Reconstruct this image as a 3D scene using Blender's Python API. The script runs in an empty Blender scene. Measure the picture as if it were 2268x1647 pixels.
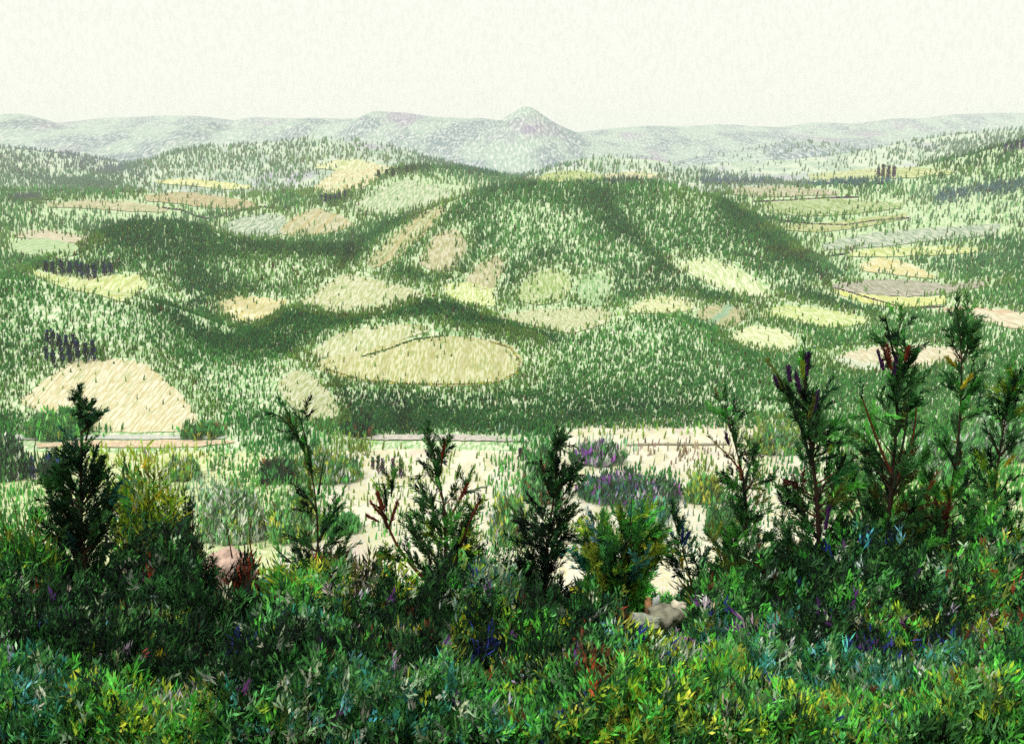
import bpy, math, numpy as np
from math import radians, sin, cos, tan, pi
rng = np.random.default_rng(11)
S = bpy.context.scene
COL = S.collection

# ------------------------------------------------------------------ camera, sky, sun, exposure
EYE = np.array([0.0, 0.0, 160.0]); PITCH = radians(11.5); HFOV = radians(50); W0, H0 = 2267.0, 1647.0
FPX = W0/2/tan(HFOV/2)
cd = bpy.data.cameras.new('camera'); cam = bpy.data.objects.new('camera', cd); COL.objects.link(cam)
cam.location = EYE; cam.rotation_euler = (pi/2-PITCH, 0, 0)
cd.sensor_fit = 'HORIZONTAL'; cd.angle = HFOV; cd.clip_start = 0.2; cd.clip_end = 80000
S.camera = cam
SUN_EL, SUN_AZ = radians(52), radians(215)          # azimuth clockwise from +Y: behind the viewer, a little to the left
wd = bpy.data.worlds.new('World'); S.world = wd; wd.use_nodes = True
nt = wd.node_tree; nt.nodes.clear()
out = nt.nodes.new('ShaderNodeOutputWorld')
sky = nt.nodes.new('ShaderNodeTexSky'); sky.sky_type = 'NISHITA'; sky.sun_disc = False
sky.sun_elevation = SUN_EL; sky.sun_rotation = SUN_AZ; sky.dust_density = 4.0
b1 = nt.nodes.new('ShaderNodeBackground'); b1.inputs['Strength'].default_value = 0.06
nt.links.new(sky.outputs[0], b1.inputs['Color'])
# a bright, thin, even cloud deck covers nearly all of the blue
tc = nt.nodes.new('ShaderNodeTexCoord'); mp = nt.nodes.new('ShaderNodeMapping'); mp.inputs['Scale'].default_value = (330, 330, 150)
nz = nt.nodes.new('ShaderNodeTexNoise'); nz.inputs['Scale'].default_value = 1.0; nz.inputs['Detail'].default_value = 3.0
nt.links.new(tc.outputs['Generated'], mp.inputs[0]); nt.links.new(mp.outputs[0], nz.inputs['Vector'])
cr = nt.nodes.new('ShaderNodeValToRGB'); cr.color_ramp.elements[0].position = .36; cr.color_ramp.elements[1].position = .56
cr.color_ramp.elements[0].color = (1.0, 1.0, .905, 1); cr.color_ramp.elements[1].color = (1.07, 1.07, .98, 1)
nt.links.new(nz.outputs[0], cr.inputs[0])
b2 = nt.nodes.new('ShaderNodeBackground'); b2.inputs['Strength'].default_value = 1.0
nt.links.new(cr.outputs[0], b2.inputs['Color'])
mx = nt.nodes.new('ShaderNodeMixShader'); mx.inputs[0].default_value = 0.93
nt.links.new(b1.outputs[0], mx.inputs[1]); nt.links.new(b2.outputs[0], mx.inputs[2]); nt.links.new(mx.outputs[0], out.inputs['Surface'])
sl = bpy.data.lights.new('sun', 'SUN'); sl.energy = 1.8; sl.angle = radians(6); sl.color = (1, .96, .88)
so = bpy.data.objects.new('sun', sl); COL.objects.link(so)
so.rotation_euler = (pi/2-SUN_EL, 0, -SUN_AZ+pi)
S.view_settings.view_transform = 'Standard'; S.view_settings.look = 'None'; S.view_settings.exposure = 0.0; S.view_settings.gamma = 1.0
S.cycles.volume_bounces = 2; S.cycles.max_bounces = 6; S.cycles.use_denoising = False

# ------------------------------------------------------------------ maths helpers
FW = np.array([0, cos(PITCH), -sin(PITCH)]); UP = np.array([0, sin(PITCH), cos(PITCH)])
def ray(x, y):
    x = np.asarray(x, float); y = np.asarray(y, float)
    return ((x-W0/2)/FPX)[..., None]*np.array([1., 0, 0]) - ((y-H0/2)/FPX)[..., None]*UP + FW
def at(x, y, Y):
    d = ray(x, y); return EYE + d*(np.asarray(Y, float)/d[..., 1])[..., None]
def project(P):
    q = P-EYE; z = q@FW
    return W0/2+FPX*q[..., 0]/z, H0/2-FPX*(q@UP)/z
def hash2(i, j, k):
    h = np.sin(i*127.1+j*311.7+k*74.7)*43758.5453
    return h-np.floor(h)
def vnoise(x, y, k=0):
    i = np.floor(x); j = np.floor(y); u = x-i; v = y-j; u = u*u*(3-2*u); v = v*v*(3-2*v)
    return (hash2(i, j, k)*(1-u)+hash2(i+1, j, k)*u)*(1-v)+(hash2(i, j+1, k)*(1-u)+hash2(i+1, j+1, k)*u)*v
def fbm(x, y, k=0, o=3):
    s = 0; a = .5
    for n in range(o): s = s+a*(vnoise(x*2**n, y*2**n, k+n)-.5); a *= .5
    return s
def unit(v): return v/np.maximum(np.linalg.norm(v, axis=-1, keepdims=True), 1e-9)

# ------------------------------------------------------------------ mesh helpers
class MB:
    def __init__(s): s.V = []; s.C = []; s.P = []; s.n = 0
    def add(s, V, F, col):
        V = np.asarray(V, float).reshape(-1, 3); F = np.asarray(F, int)
        col = np.asarray(col, float)
        if col.ndim == 1: col = np.repeat(col[None, :3], len(V), 0)
        s.V.append(V); s.C.append(col[:, :3]); s.P.append(F+s.n); s.n += len(V)
    def tube(s, pts, rad, col, k=6):
        pts = np.asarray(pts, float); rad = np.broadcast_to(rad, len(pts))
        t = unit(np.gradient(pts, axis=0)); a = np.cross(t, [0.3, .9, .1]); a = unit(a); b = np.cross(t, a)
        ang = np.arange(k)*2*pi/k
        V = pts[:, None]+rad[:, None, None]*(np.cos(ang)[None, :, None]*a[:, None]+np.sin(ang)[None, :, None]*b[:, None])
        n = len(pts); F = []
        for i in range(n-1):
            for j in range(k): F.append((i*k+j, i*k+(j+1) % k, (i+1)*k+(j+1) % k, (i+1)*k+j))
        s.add(V, F, col)
    def blades(s, P, D, L, Wd, col, fold=.25):
        n = len(P); D = unit(D); R = unit(np.cross(D, rng.normal(size=(n, 3)))); N = np.cross(D, R)
        L = np.broadcast_to(L, n)[:, None]; Wd = np.broadcast_to(Wd, n)[:, None]
        m = P+D*L*.5
        V = np.stack([P, m+R*Wd+N*Wd*fold, P+D*L, m-R*Wd+N*Wd*fold], 1).reshape(-1, 3)
        s.add(V, np.arange(4*n).reshape(n, 4), np.repeat(np.broadcast_to(col, (n, 3)), 4, 0))
    def build(s, name, mat, parent=None, smooth=False):
        me = bpy.data.meshes.new(name)
        V = np.concatenate(s.V); C = np.concatenate(s.C)
        loops = np.concatenate([p.ravel() for p in s.P]); tot = np.concatenate([np.full(len(p), p.shape[1]) for p in s.P])
        st = np.concatenate([[0], np.cumsum(tot)[:-1]])
        if parent is not None: V = V-np.array(parent.location)
        me.vertices.add(len(V)); me.vertices.foreach_set('co', V.astype(np.float32).ravel())
        me.loops.add(len(loops)); me.loops.foreach_set('vertex_index', loops.astype(np.int32))
        me.polygons.add(len(tot)); me.polygons.foreach_set('loop_start', st.astype(np.int32)); me.polygons.foreach_set('loop_total', tot.astype(np.int32))
        if smooth: me.polygons.foreach_set('use_smooth', np.ones(len(tot), bool))
        at_ = me.attributes.new('Col', 'FLOAT_COLOR', 'POINT')
        at_.data.foreach_set('color', np.concatenate([C, np.ones((len(C), 1))], 1).astype(np.float32).ravel())
        me.materials.append(mat); me.update(calc_edges=True); me.validate()
        o = bpy.data.objects.new(name, me); COL.objects.link(o)
        if parent is not None: o.parent = parent
        return o
def tag(o, label=None, cat=None, group=None, kind=None):
    for k, v in (('label', label), ('category', cat), ('group', group), ('kind', kind)):
        if v: o[k] = v
    return o
def empty(name, loc, label, cat, group=None):
    o = bpy.data.objects.new(name, None); o.empty_display_size = .2; COL.objects.link(o); o.location = [float(c) for c in loc]
    return tag(o, label, cat, group)

# ------------------------------------------------------------------ materials
def material(name):
    m = bpy.data.materials.new(name); m.use_nodes = True
    return m, m.node_tree, m.node_tree.nodes['Principled BSDF']
def mat_attr(name, transl=0.0, rough=.75, grain=None):
    m, t, p = material(name)
    a = t.nodes.new('ShaderNodeAttribute'); a.attribute_name = 'Col'
    p.inputs['Roughness'].default_value = rough; p.inputs['Specular IOR Level'].default_value = .15
    colr = a.outputs['Color']
    if grain:
        c = t.nodes.new('ShaderNodeTexCoord'); mpn = t.nodes.new('ShaderNodeMapping'); mpn.inputs['Scale'].default_value = grain
        n = t.nodes.new('ShaderNodeTexNoise'); n.inputs['Scale'].default_value = 1; n.inputs['Detail'].default_value = 3
        t.links.new(c.outputs['Object'], mpn.inputs[0]); t.links.new(mpn.outputs[0], n.inputs['Vector'])
        r = t.nodes.new('ShaderNodeMapRange'); r.inputs['From Min'].default_value = .3; r.inputs['From Max'].default_value = .7; r.inputs['To Min'].default_value = .55; r.inputs['To Max'].default_value = 1.45
        t.links.new(n.outputs[0], r.inputs[0])
        v = t.nodes.new('ShaderNodeVectorMath'); v.operation = 'SCALE'; t.links.new(colr, v.inputs[0]); t.links.new(r.outputs[0], v.inputs['Scale']); colr = v.outputs[0]
    t.links.new(colr, p.inputs['Base Color'])
    if transl:
        tr = t.nodes.new('ShaderNodeBsdfTranslucent'); t.links.new(colr, tr.inputs['Color'])
        mxs = t.nodes.new('ShaderNodeMixShader'); mxs.inputs[0].default_value = transl
        t.links.new(p.outputs[0], mxs.inputs[1]); t.links.new(tr.outputs[0], mxs.inputs[2])
        t.links.new(mxs.outputs[0], t.nodes['Material Output'].inputs['Surface'])
    return m
M_LEAF = mat_attr('leaf', .12)
M_BARK = mat_attr('bark', 0, .9, (40, 40, 12))
M_WOOD = mat_attr('woodland_leaf', .15, .9)
M_ROCK = mat_attr('rock', 0, .9, (9, 9, 9))
def mat_ground(name, c1, c2, c3, sx, sy, sz, stripe=None, fine=None):
    """pale soil (c1) under standing growth (c2) with stray tufts (c3), as grain stretched up the slope; stripe: (colour, world spacing, direction)"""
    m, t, p = material(name); p.inputs['Roughness'].default_value = .95; p.inputs['Specular IOR Level'].default_value = .05
    c = t.nodes.new('ShaderNodeTexCoord')
    def noise(scale, detail=3):
        mpn = t.nodes.new('ShaderNodeMapping'); mpn.inputs['Scale'].default_value = scale
        n = t.nodes.new('ShaderNodeTexNoise'); n.inputs['Scale'].default_value = 1; n.inputs['Detail'].default_value = detail
        t.links.new(c.outputs['Object'], mpn.inputs[0]); t.links.new(mpn.outputs[0], n.inputs['Vector']); return n.outputs[0]
    def ramp(src, a, b):
        r = t.nodes.new('ShaderNodeMapRange'); r.inputs['From Min'].default_value = a; r.inputs['From Max'].default_value = b; t.links.new(src, r.inputs[0]); return r.outputs[0]
    def mix(f, A, B):
        n = t.nodes.new('ShaderNodeMix'); n.data_type = 'RGBA'; t.links.new(f, n.inputs[0])
        for k, q in ((6, A), (7, B)):
            if isinstance(q, tuple): n.inputs[k].default_value = (*q, 1)
            else: t.links.new(q, n.inputs[k])
        return n.outputs[2]
    o = mix(ramp(noise((1/sx, 1/sy, 1/sz)), .44, .57), c1, c2)
    o = mix(ramp(noise((.6/sx, .6/sy, .6/sz), 4), .56, .68), o, c3)
    if fine: o = mix(ramp(noise(tuple(1/q for q in fine), 2), .44, .74), o, (.70, .73, .72))
    if stripe:
        sc, sp, dr = stripe
        wv = t.nodes.new('ShaderNodeTexWave'); wv.inputs['Scale'].default_value = 1.0; wv.inputs['Distortion'].default_value = 2.5; wv.inputs['Detail'].default_value = 2; wv.inputs['Detail Scale'].default_value = 1.0
        mpn = t.nodes.new('ShaderNodeMapping'); mpn.inputs['Rotation'].default_value = (0, 0, dr); mpn.inputs['Scale'].default_value = (.314/sp, .02/sp, .02/sp)
        t.links.new(c.outputs['Object'], mpn.inputs[0]); t.links.new(mpn.outputs[0], wv.inputs['Vector'])
        o = mix(ramp(wv.outputs[1], .80, 1.25), o, sc)
    t.links.new(o, p.inputs['Base Color'])
    return m

# ------------------------------------------------------------------ terrain
CRESTS = [  # (crest points (x, y, distance), front run, back run)
    # near left hill that falls to the middle of the valley
    ([(-900, 600, 840), (-300, 610, 830), (0, 622, 820), (100, 630, 815), (240, 655, 810), (350, 690, 800), (450, 740, 780), (560, 785, 750), (650, 808, 720), (715, 850, 695), (750, 905, 670), (775, 965, 640)], 240, 200),
    # wooded hill with the oval field
    ([(500, 800, 850), (580, 715, 860), (640, 682, 870), (700, 695, 870), (780, 692, 865), (860, 664, 860), (930, 658, 860), (1000, 672, 860), (1060, 692, 860), (1130, 722, 850), (1250, 742, 840), (1350, 714, 850), (1450, 702, 860), (1550, 722, 850), (1650, 778, 830), (1760, 792, 820), (1850, 795, 820), (1950, 826, 800), (2080, 822, 800), (2267, 800, 800), (2900, 790, 800)], 250, 190),
    # middle dark hill, left
    ([(-700, 640, 1250), (-100, 640, 1250), (40, 600, 1250), (130, 570, 1260), (200, 532, 1280), (290, 494, 1300), (380, 492, 1300), (480, 521, 1300), (600, 546, 1290), (740, 545, 1290), (800, 560, 1280), (900, 600, 1250)], 330, 260),
    # big central hill
    ([(620, 640, 1350), (740, 560, 1450), (800, 530, 1500), (870, 497, 1550), (960, 457, 1600), (1060, 424, 1650), (1180, 408, 1680), (1300, 402, 1680), (1420, 398, 1680), (1520, 420, 1660), (1600, 446, 1620), (1690, 495, 1560), (1750, 560, 1480), (1840, 640, 1300), (1900, 690, 1200)], 620, 420),
    # terraces rising on the right
    ([(1500, 470, 2300), (1620, 432, 2300), (1800, 415, 2350), (1950, 398, 2350), (2080, 365, 2300), (2200, 335, 2250), (2267, 315, 2200), (2500, 260, 2150), (3200, 230, 2100)], 1150, 700),
    # fields behind the dark hill, left and middle
    ([(-900, 420, 2500), (0, 425, 2500), (300, 430, 2500), (520, 440, 2500), (700, 425, 2500), (800, 398, 2500), (880, 378, 2500), (940, 374, 2500), (1040, 380, 2550), (1150, 405, 2600), (1300, 420, 2600)], 900, 700),
    # rounded hill far left of the middle
    ([(-900, 340, 4200), (0, 330, 4200), (150, 345, 4200), (300, 372, 4200), (360, 352, 4200), (450, 326, 4300), (600, 316, 4300), (700, 308, 4300), (800, 314, 4300), (880, 330, 4300), (960, 356, 4200), (1100, 392, 4000), (1200, 400, 3900)], 1300, 1100),
    ([(1150, 395, 3600), (1250, 362, 3700), (1330, 345, 3800), (1450, 352, 3700), (1560, 380, 3600), (1650, 392, 3500)], 900, 900),
    ([(1500, 360, 5600), (1700, 322, 5800), (1760, 310, 5800), (1830, 318, 5800), (1950, 352, 5600)], 1300, 1200),
    ([(1850, 345, 4600), (2000, 318, 4600), (2120, 298, 4600), (2300, 285, 4600), (3000, 280, 4600)], 1500, 1200),
]
FAR = [
    ([(-900, 290, 7800), (-60, 290, 7800), (0, 284, 7800), (44, 254, 7800), (90, 264, 7800), (140, 284, 7800), (260, 284, 7800), (400, 281, 7800), (495, 272, 7800), (514, 296, 7800), (545, 284, 7800), (620, 276, 7800), (690, 260, 7800), (740, 272, 7800), (800, 262, 7800), (830, 246, 7800), (900, 252, 7800), (960, 258, 7800), (1060, 262, 7800), (1180, 275, 7800), (1300, 310, 7800)], 2300, 1800),
    ([(960, 330, 7000), (1040, 296, 7000), (1100, 272, 7000), (1140, 246, 7000), (1163, 232, 7000), (1185, 242, 7000), (1205, 258, 7000), (1240, 280, 7000), (1300, 305, 7000), (1380, 340, 7000)], 1700, 1500),
    ([(1150, 296, 9300), (1300, 290, 9300), (1420, 282, 9300), (1560, 284, 9300), (1700, 296, 9300), (1800, 300, 9300), (1950, 290, 9300), (2100, 296, 9300), (2600, 290, 9300)], 2600, 1800),
    ([(60, 280, 10800), (250, 262, 10800), (420, 258, 10800), (520, 266, 10800), (560, 258, 10800), (700, 262, 10800), (900, 270, 10800)], 1500, 1500),
    ([(1300, 292, 11500), (1600, 277, 11500), (1720, 284, 11500), (1800, 272, 11500), (1880, 276, 11500), (1980, 264, 11500), (2210, 250, 11500), (2500, 250, 11500), (3000, 270, 11500)], 1800, 1500),
]
def hill(X, Y, spec):
    pts, wf, wb = spec
    p = np.array(pts, float); Wp = at(p[:, 0], p[:, 1], p[:, 2])
    xs = np.concatenate([[Wp[0, 0]-wf*.6], Wp[:, 0], [Wp[-1, 0]+wf*.6]])
    zs = np.concatenate([[-20], Wp[:, 2], [-20]]); ys = np.concatenate([[p[0, 2]], p[:, 2], [p[-1, 2]]])
    # a soft run along the crest keeps corners from showing
    def sm(a):
        r = 0
        for k, w in ((-1, .25), (0, .5), (1, .25)): r = r+w*np.interp(X+k*min(wf*.035, 24), xs, a)
        return r
    zc = sm(zs); yc = sm(ys); t = np.where(Y < yc, (yc-Y)/wf, (Y-yc)/wb)
    pr = np.where(t < 1, .5+.5*np.cos(pi*np.clip(t, 0, 1)), 0)
    return zc*pr**.85 - 25*(1-np.minimum(1, pr*6))
FGY = [-60, -40, -5, 0, 5, 10, 20, 30, 34, 60, 150, 270, 335, 420]
FGZ = [4, 3, -1.4, -2.0, -3.0, -5.2, -9.2, -13.2, -15.2, -31, -82, -146, -160, -161]
def T(X, Y):
    floor = np.interp(Y, [0, 600, 1100, 2500, 5000, 9000, 14000], [0, 0, 4, 26, 34, 45, 60])
    floor = floor+np.where(Y > 330, 3.0*fbm(X/90, Y/90, 3)*np.clip(Y/700, .3, 2.5), 0)
    z = floor
    for h in CRESTS+FAR:
        z = np.logaddexp(z*.25, hill(X, Y, h)*.25)/.25 if h in CRESTS[:5] else np.maximum(z, hill(X, Y, h))
    rough = np.where(Y > 6000, 2.2, 1.0)*22*fbm(X/420, Y/420, 9, 4)*np.clip((Y-650)/2500, 0, 1.0)*np.clip((z-floor)/60, 0, 1)
    z = z+rough
    fg = 160+np.interp(Y, FGY, FGZ)+np.where(Y < 330, .7*fbm(X/3.5, Y/3.5, 21, 3)+6*fbm(X/40, Y/40, 31, 2)*np.clip((Y-40)/100, 0, 1), 0)
    return np.where(Y < 420, np.maximum(fg, z), z)
YR = np.concatenate([np.arange(-60, 64, 1.0), np.arange(64, 330, 5.0), np.exp(np.linspace(np.log(330), np.log(14000), 430))])
SR = np.linspace(-.95, .95, 431); Y0 = 140.0
GY, GS = np.meshgrid(YR, SR, indexing='ij'); GX = GS*(np.maximum(GY, -60)+Y0)
GZ = T(GX, GY)
def ground(X, Y):
    X = np.asarray(X, float); Y = np.asarray(Y, float)
    i = np.clip(np.interp(Y, YR, np.arange(len(YR))), 0, len(YR)-1.001); s = X/(Y+Y0)
    j = np.clip((s-SR[0])/(SR[1]-SR[0]), 0, len(SR)-1.001)
    a = i.astype(int); b = j.astype(int); u = i-a; v = j-b
    return (GZ[a, b]*(1-v)+GZ[a, b+1]*v)*(1-u)+(GZ[a+1, b]*(1-v)+GZ[a+1, b+1]*v)*u
YM = np.concatenate([np.arange(4, 60, .5), np.arange(60, 330, 4.0), np.exp(np.linspace(np.log(330), np.log(13500), 900))])
def cast(x, y, ymin=0.0):
    """points on the land along the lines of sight through (x, y)"""
    x = np.asarray(x, float).ravel(); y = np.asarray(y, float).ravel()
    d = ray(x, y); d = d/d[:, 1:2]; ym = YM[YM >= ymin]; res = np.zeros((len(x), 3)); 
    for c0 in range(0, len(x), 2000):
        dd = d[c0:c0+2000]
        P = EYE[None, None]+dd[:, None]*ym[None, :, None]
        g = P[..., 2]-ground(P[..., 0], P[..., 1])
        hit = g < 0; k = np.where(hit.any(1), hit.argmax(1), len(ym)-1); k = np.maximum(k, 1); n = np.arange(len(dd))
        g0, g1 = g[n, k-1], g[n, k]; u = np.clip(g0/np.where(np.abs(g0-g1) < 1e-9, 1, g0-g1), 0, 1)
        yy = ym[k-1]+(ym[k]-ym[k-1])*u; res[c0:c0+2000] = EYE+dd*yy[:, None]
    res[:, 2] = ground(res[:, 0], res[:, 1])
    return res
def sheet(name, r0, r1, mat):
    n, m = r1-r0, len(SR); V = np.stack([GX[r0:r1], GY[r0:r1], GZ[r0:r1]], -1).reshape(-1, 3)
    i, j = np.meshgrid(np.arange(n-1), np.arange(m-1), indexing='ij'); a = (i*m+j).ravel()
    b = MB(); b.add(V, np.stack([a, a+1, a+m+1, a+m], 1), (1, 1, 1)); return tag(b.build(name, mat, smooth=True), kind='structure')
rA = int(np.searchsorted(YR, 300)); rB = int(np.searchsorted(YR, 5200))
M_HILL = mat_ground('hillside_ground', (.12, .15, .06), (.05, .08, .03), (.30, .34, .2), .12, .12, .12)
M_LAND = mat_ground('valley_ground', (.72, .78, .57), (.30, .52, .22), (.50, .62, .36), 1.8, 9, 4.0)
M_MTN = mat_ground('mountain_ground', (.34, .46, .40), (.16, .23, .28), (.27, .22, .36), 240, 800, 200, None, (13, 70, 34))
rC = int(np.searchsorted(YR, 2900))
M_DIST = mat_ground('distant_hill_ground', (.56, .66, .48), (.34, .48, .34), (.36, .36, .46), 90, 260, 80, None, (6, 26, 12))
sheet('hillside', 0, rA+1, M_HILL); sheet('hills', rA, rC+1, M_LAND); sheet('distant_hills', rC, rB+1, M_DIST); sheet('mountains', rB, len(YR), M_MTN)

# ------------------------------------------------------------------ fields, meadow, road: draped on the land
FIELD_POLYS = []
def strip(name, top, bot, mat, lift=.0006, nu=44, nv=12, keep=True, ymin=300):
    top = np.array(top, float); bot = np.array(bot, float)
    def res(c):
        l = np.concatenate([[0], np.cumsum(np.hypot(*np.diff(c, axis=0).T))]); q = np.linspace(0, l[-1], nu)
        x = np.interp(q, l, c[:, 0]); y = np.interp(q, l, c[:, 1])
        for _ in range(2):
            x[1:-1] = .25*x[:-2]+.5*x[1:-1]+.25*x[2:]; y[1:-1] = .25*y[:-2]+.5*y[1:-1]+.25*y[2:]
        return np.stack([x, y], 1)
    ce = np.concatenate([top, bot]).mean(0)
    if name == 'field': top = ce+(top-ce)*np.array([1.07, 1.14]); bot = ce+(bot-ce)*np.array([1.07, 1.14])
    a, b = res(top), res(bot); sl_ = 1.6*(vnoise(np.arange(nu)*.45, np.full(nu, len(FIELD_POLYS)*3.7))-.5)
    a[:, 1] += sl_*2.2; b[:, 1] -= sl_*1.6
    if keep: FIELD_POLYS.append(np.concatenate([a, b[::-1]]))
    t = np.linspace(0, 1, nv)[:, None, None]; g = a[None]*(1-t)+b[None]*t
    P = cast(g[..., 0], g[..., 1], ymin); P[:, 2] += lift*P[:, 1]+.05
    m = MB(); i, j = np.meshgrid(np.arange(nv-1), np.arange(nu-1), indexing='ij'); q = (i*nu+j).ravel()
    m.add(P, np.stack([q, q+nu, q+nu+1, q+1], 1), (1, 1, 1))
    return tag(m.build(name, mat, smooth=True), kind='structure')
STRAW = ((.86, .82, .62), (.76, .68, .38), (.70, .64, .38))
CREAM = ((.84, .80, .62), (.74, .66, .38), (.72, .50, .30))
PALE = ((.82, .84, .58), (.60, .66, .30), (.66, .64, .34))
LIME = ((.80, .86, .52), (.60, .72, .22), (.66, .74, .34))
TAN = ((.74, .68, .46), (.56, .54, .28), (.60, .50, .28))
SAGE = ((.70, .76, .62), (.36, .50, .36), (.50, .62, .46))
GRN = ((.56, .70, .36), (.26, .46, .12), (.40, .56, .20))
YEL = ((.85, .80, .54), (.76, .66, .26), (.72, .64, .30))
PEACH = ((.84, .79, .62), (.74, .62, .42), (.70, .66, .44))
TAUPE = ((.60, .56, .48), (.40, .38, .28), (.52, .42, .38))
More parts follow.
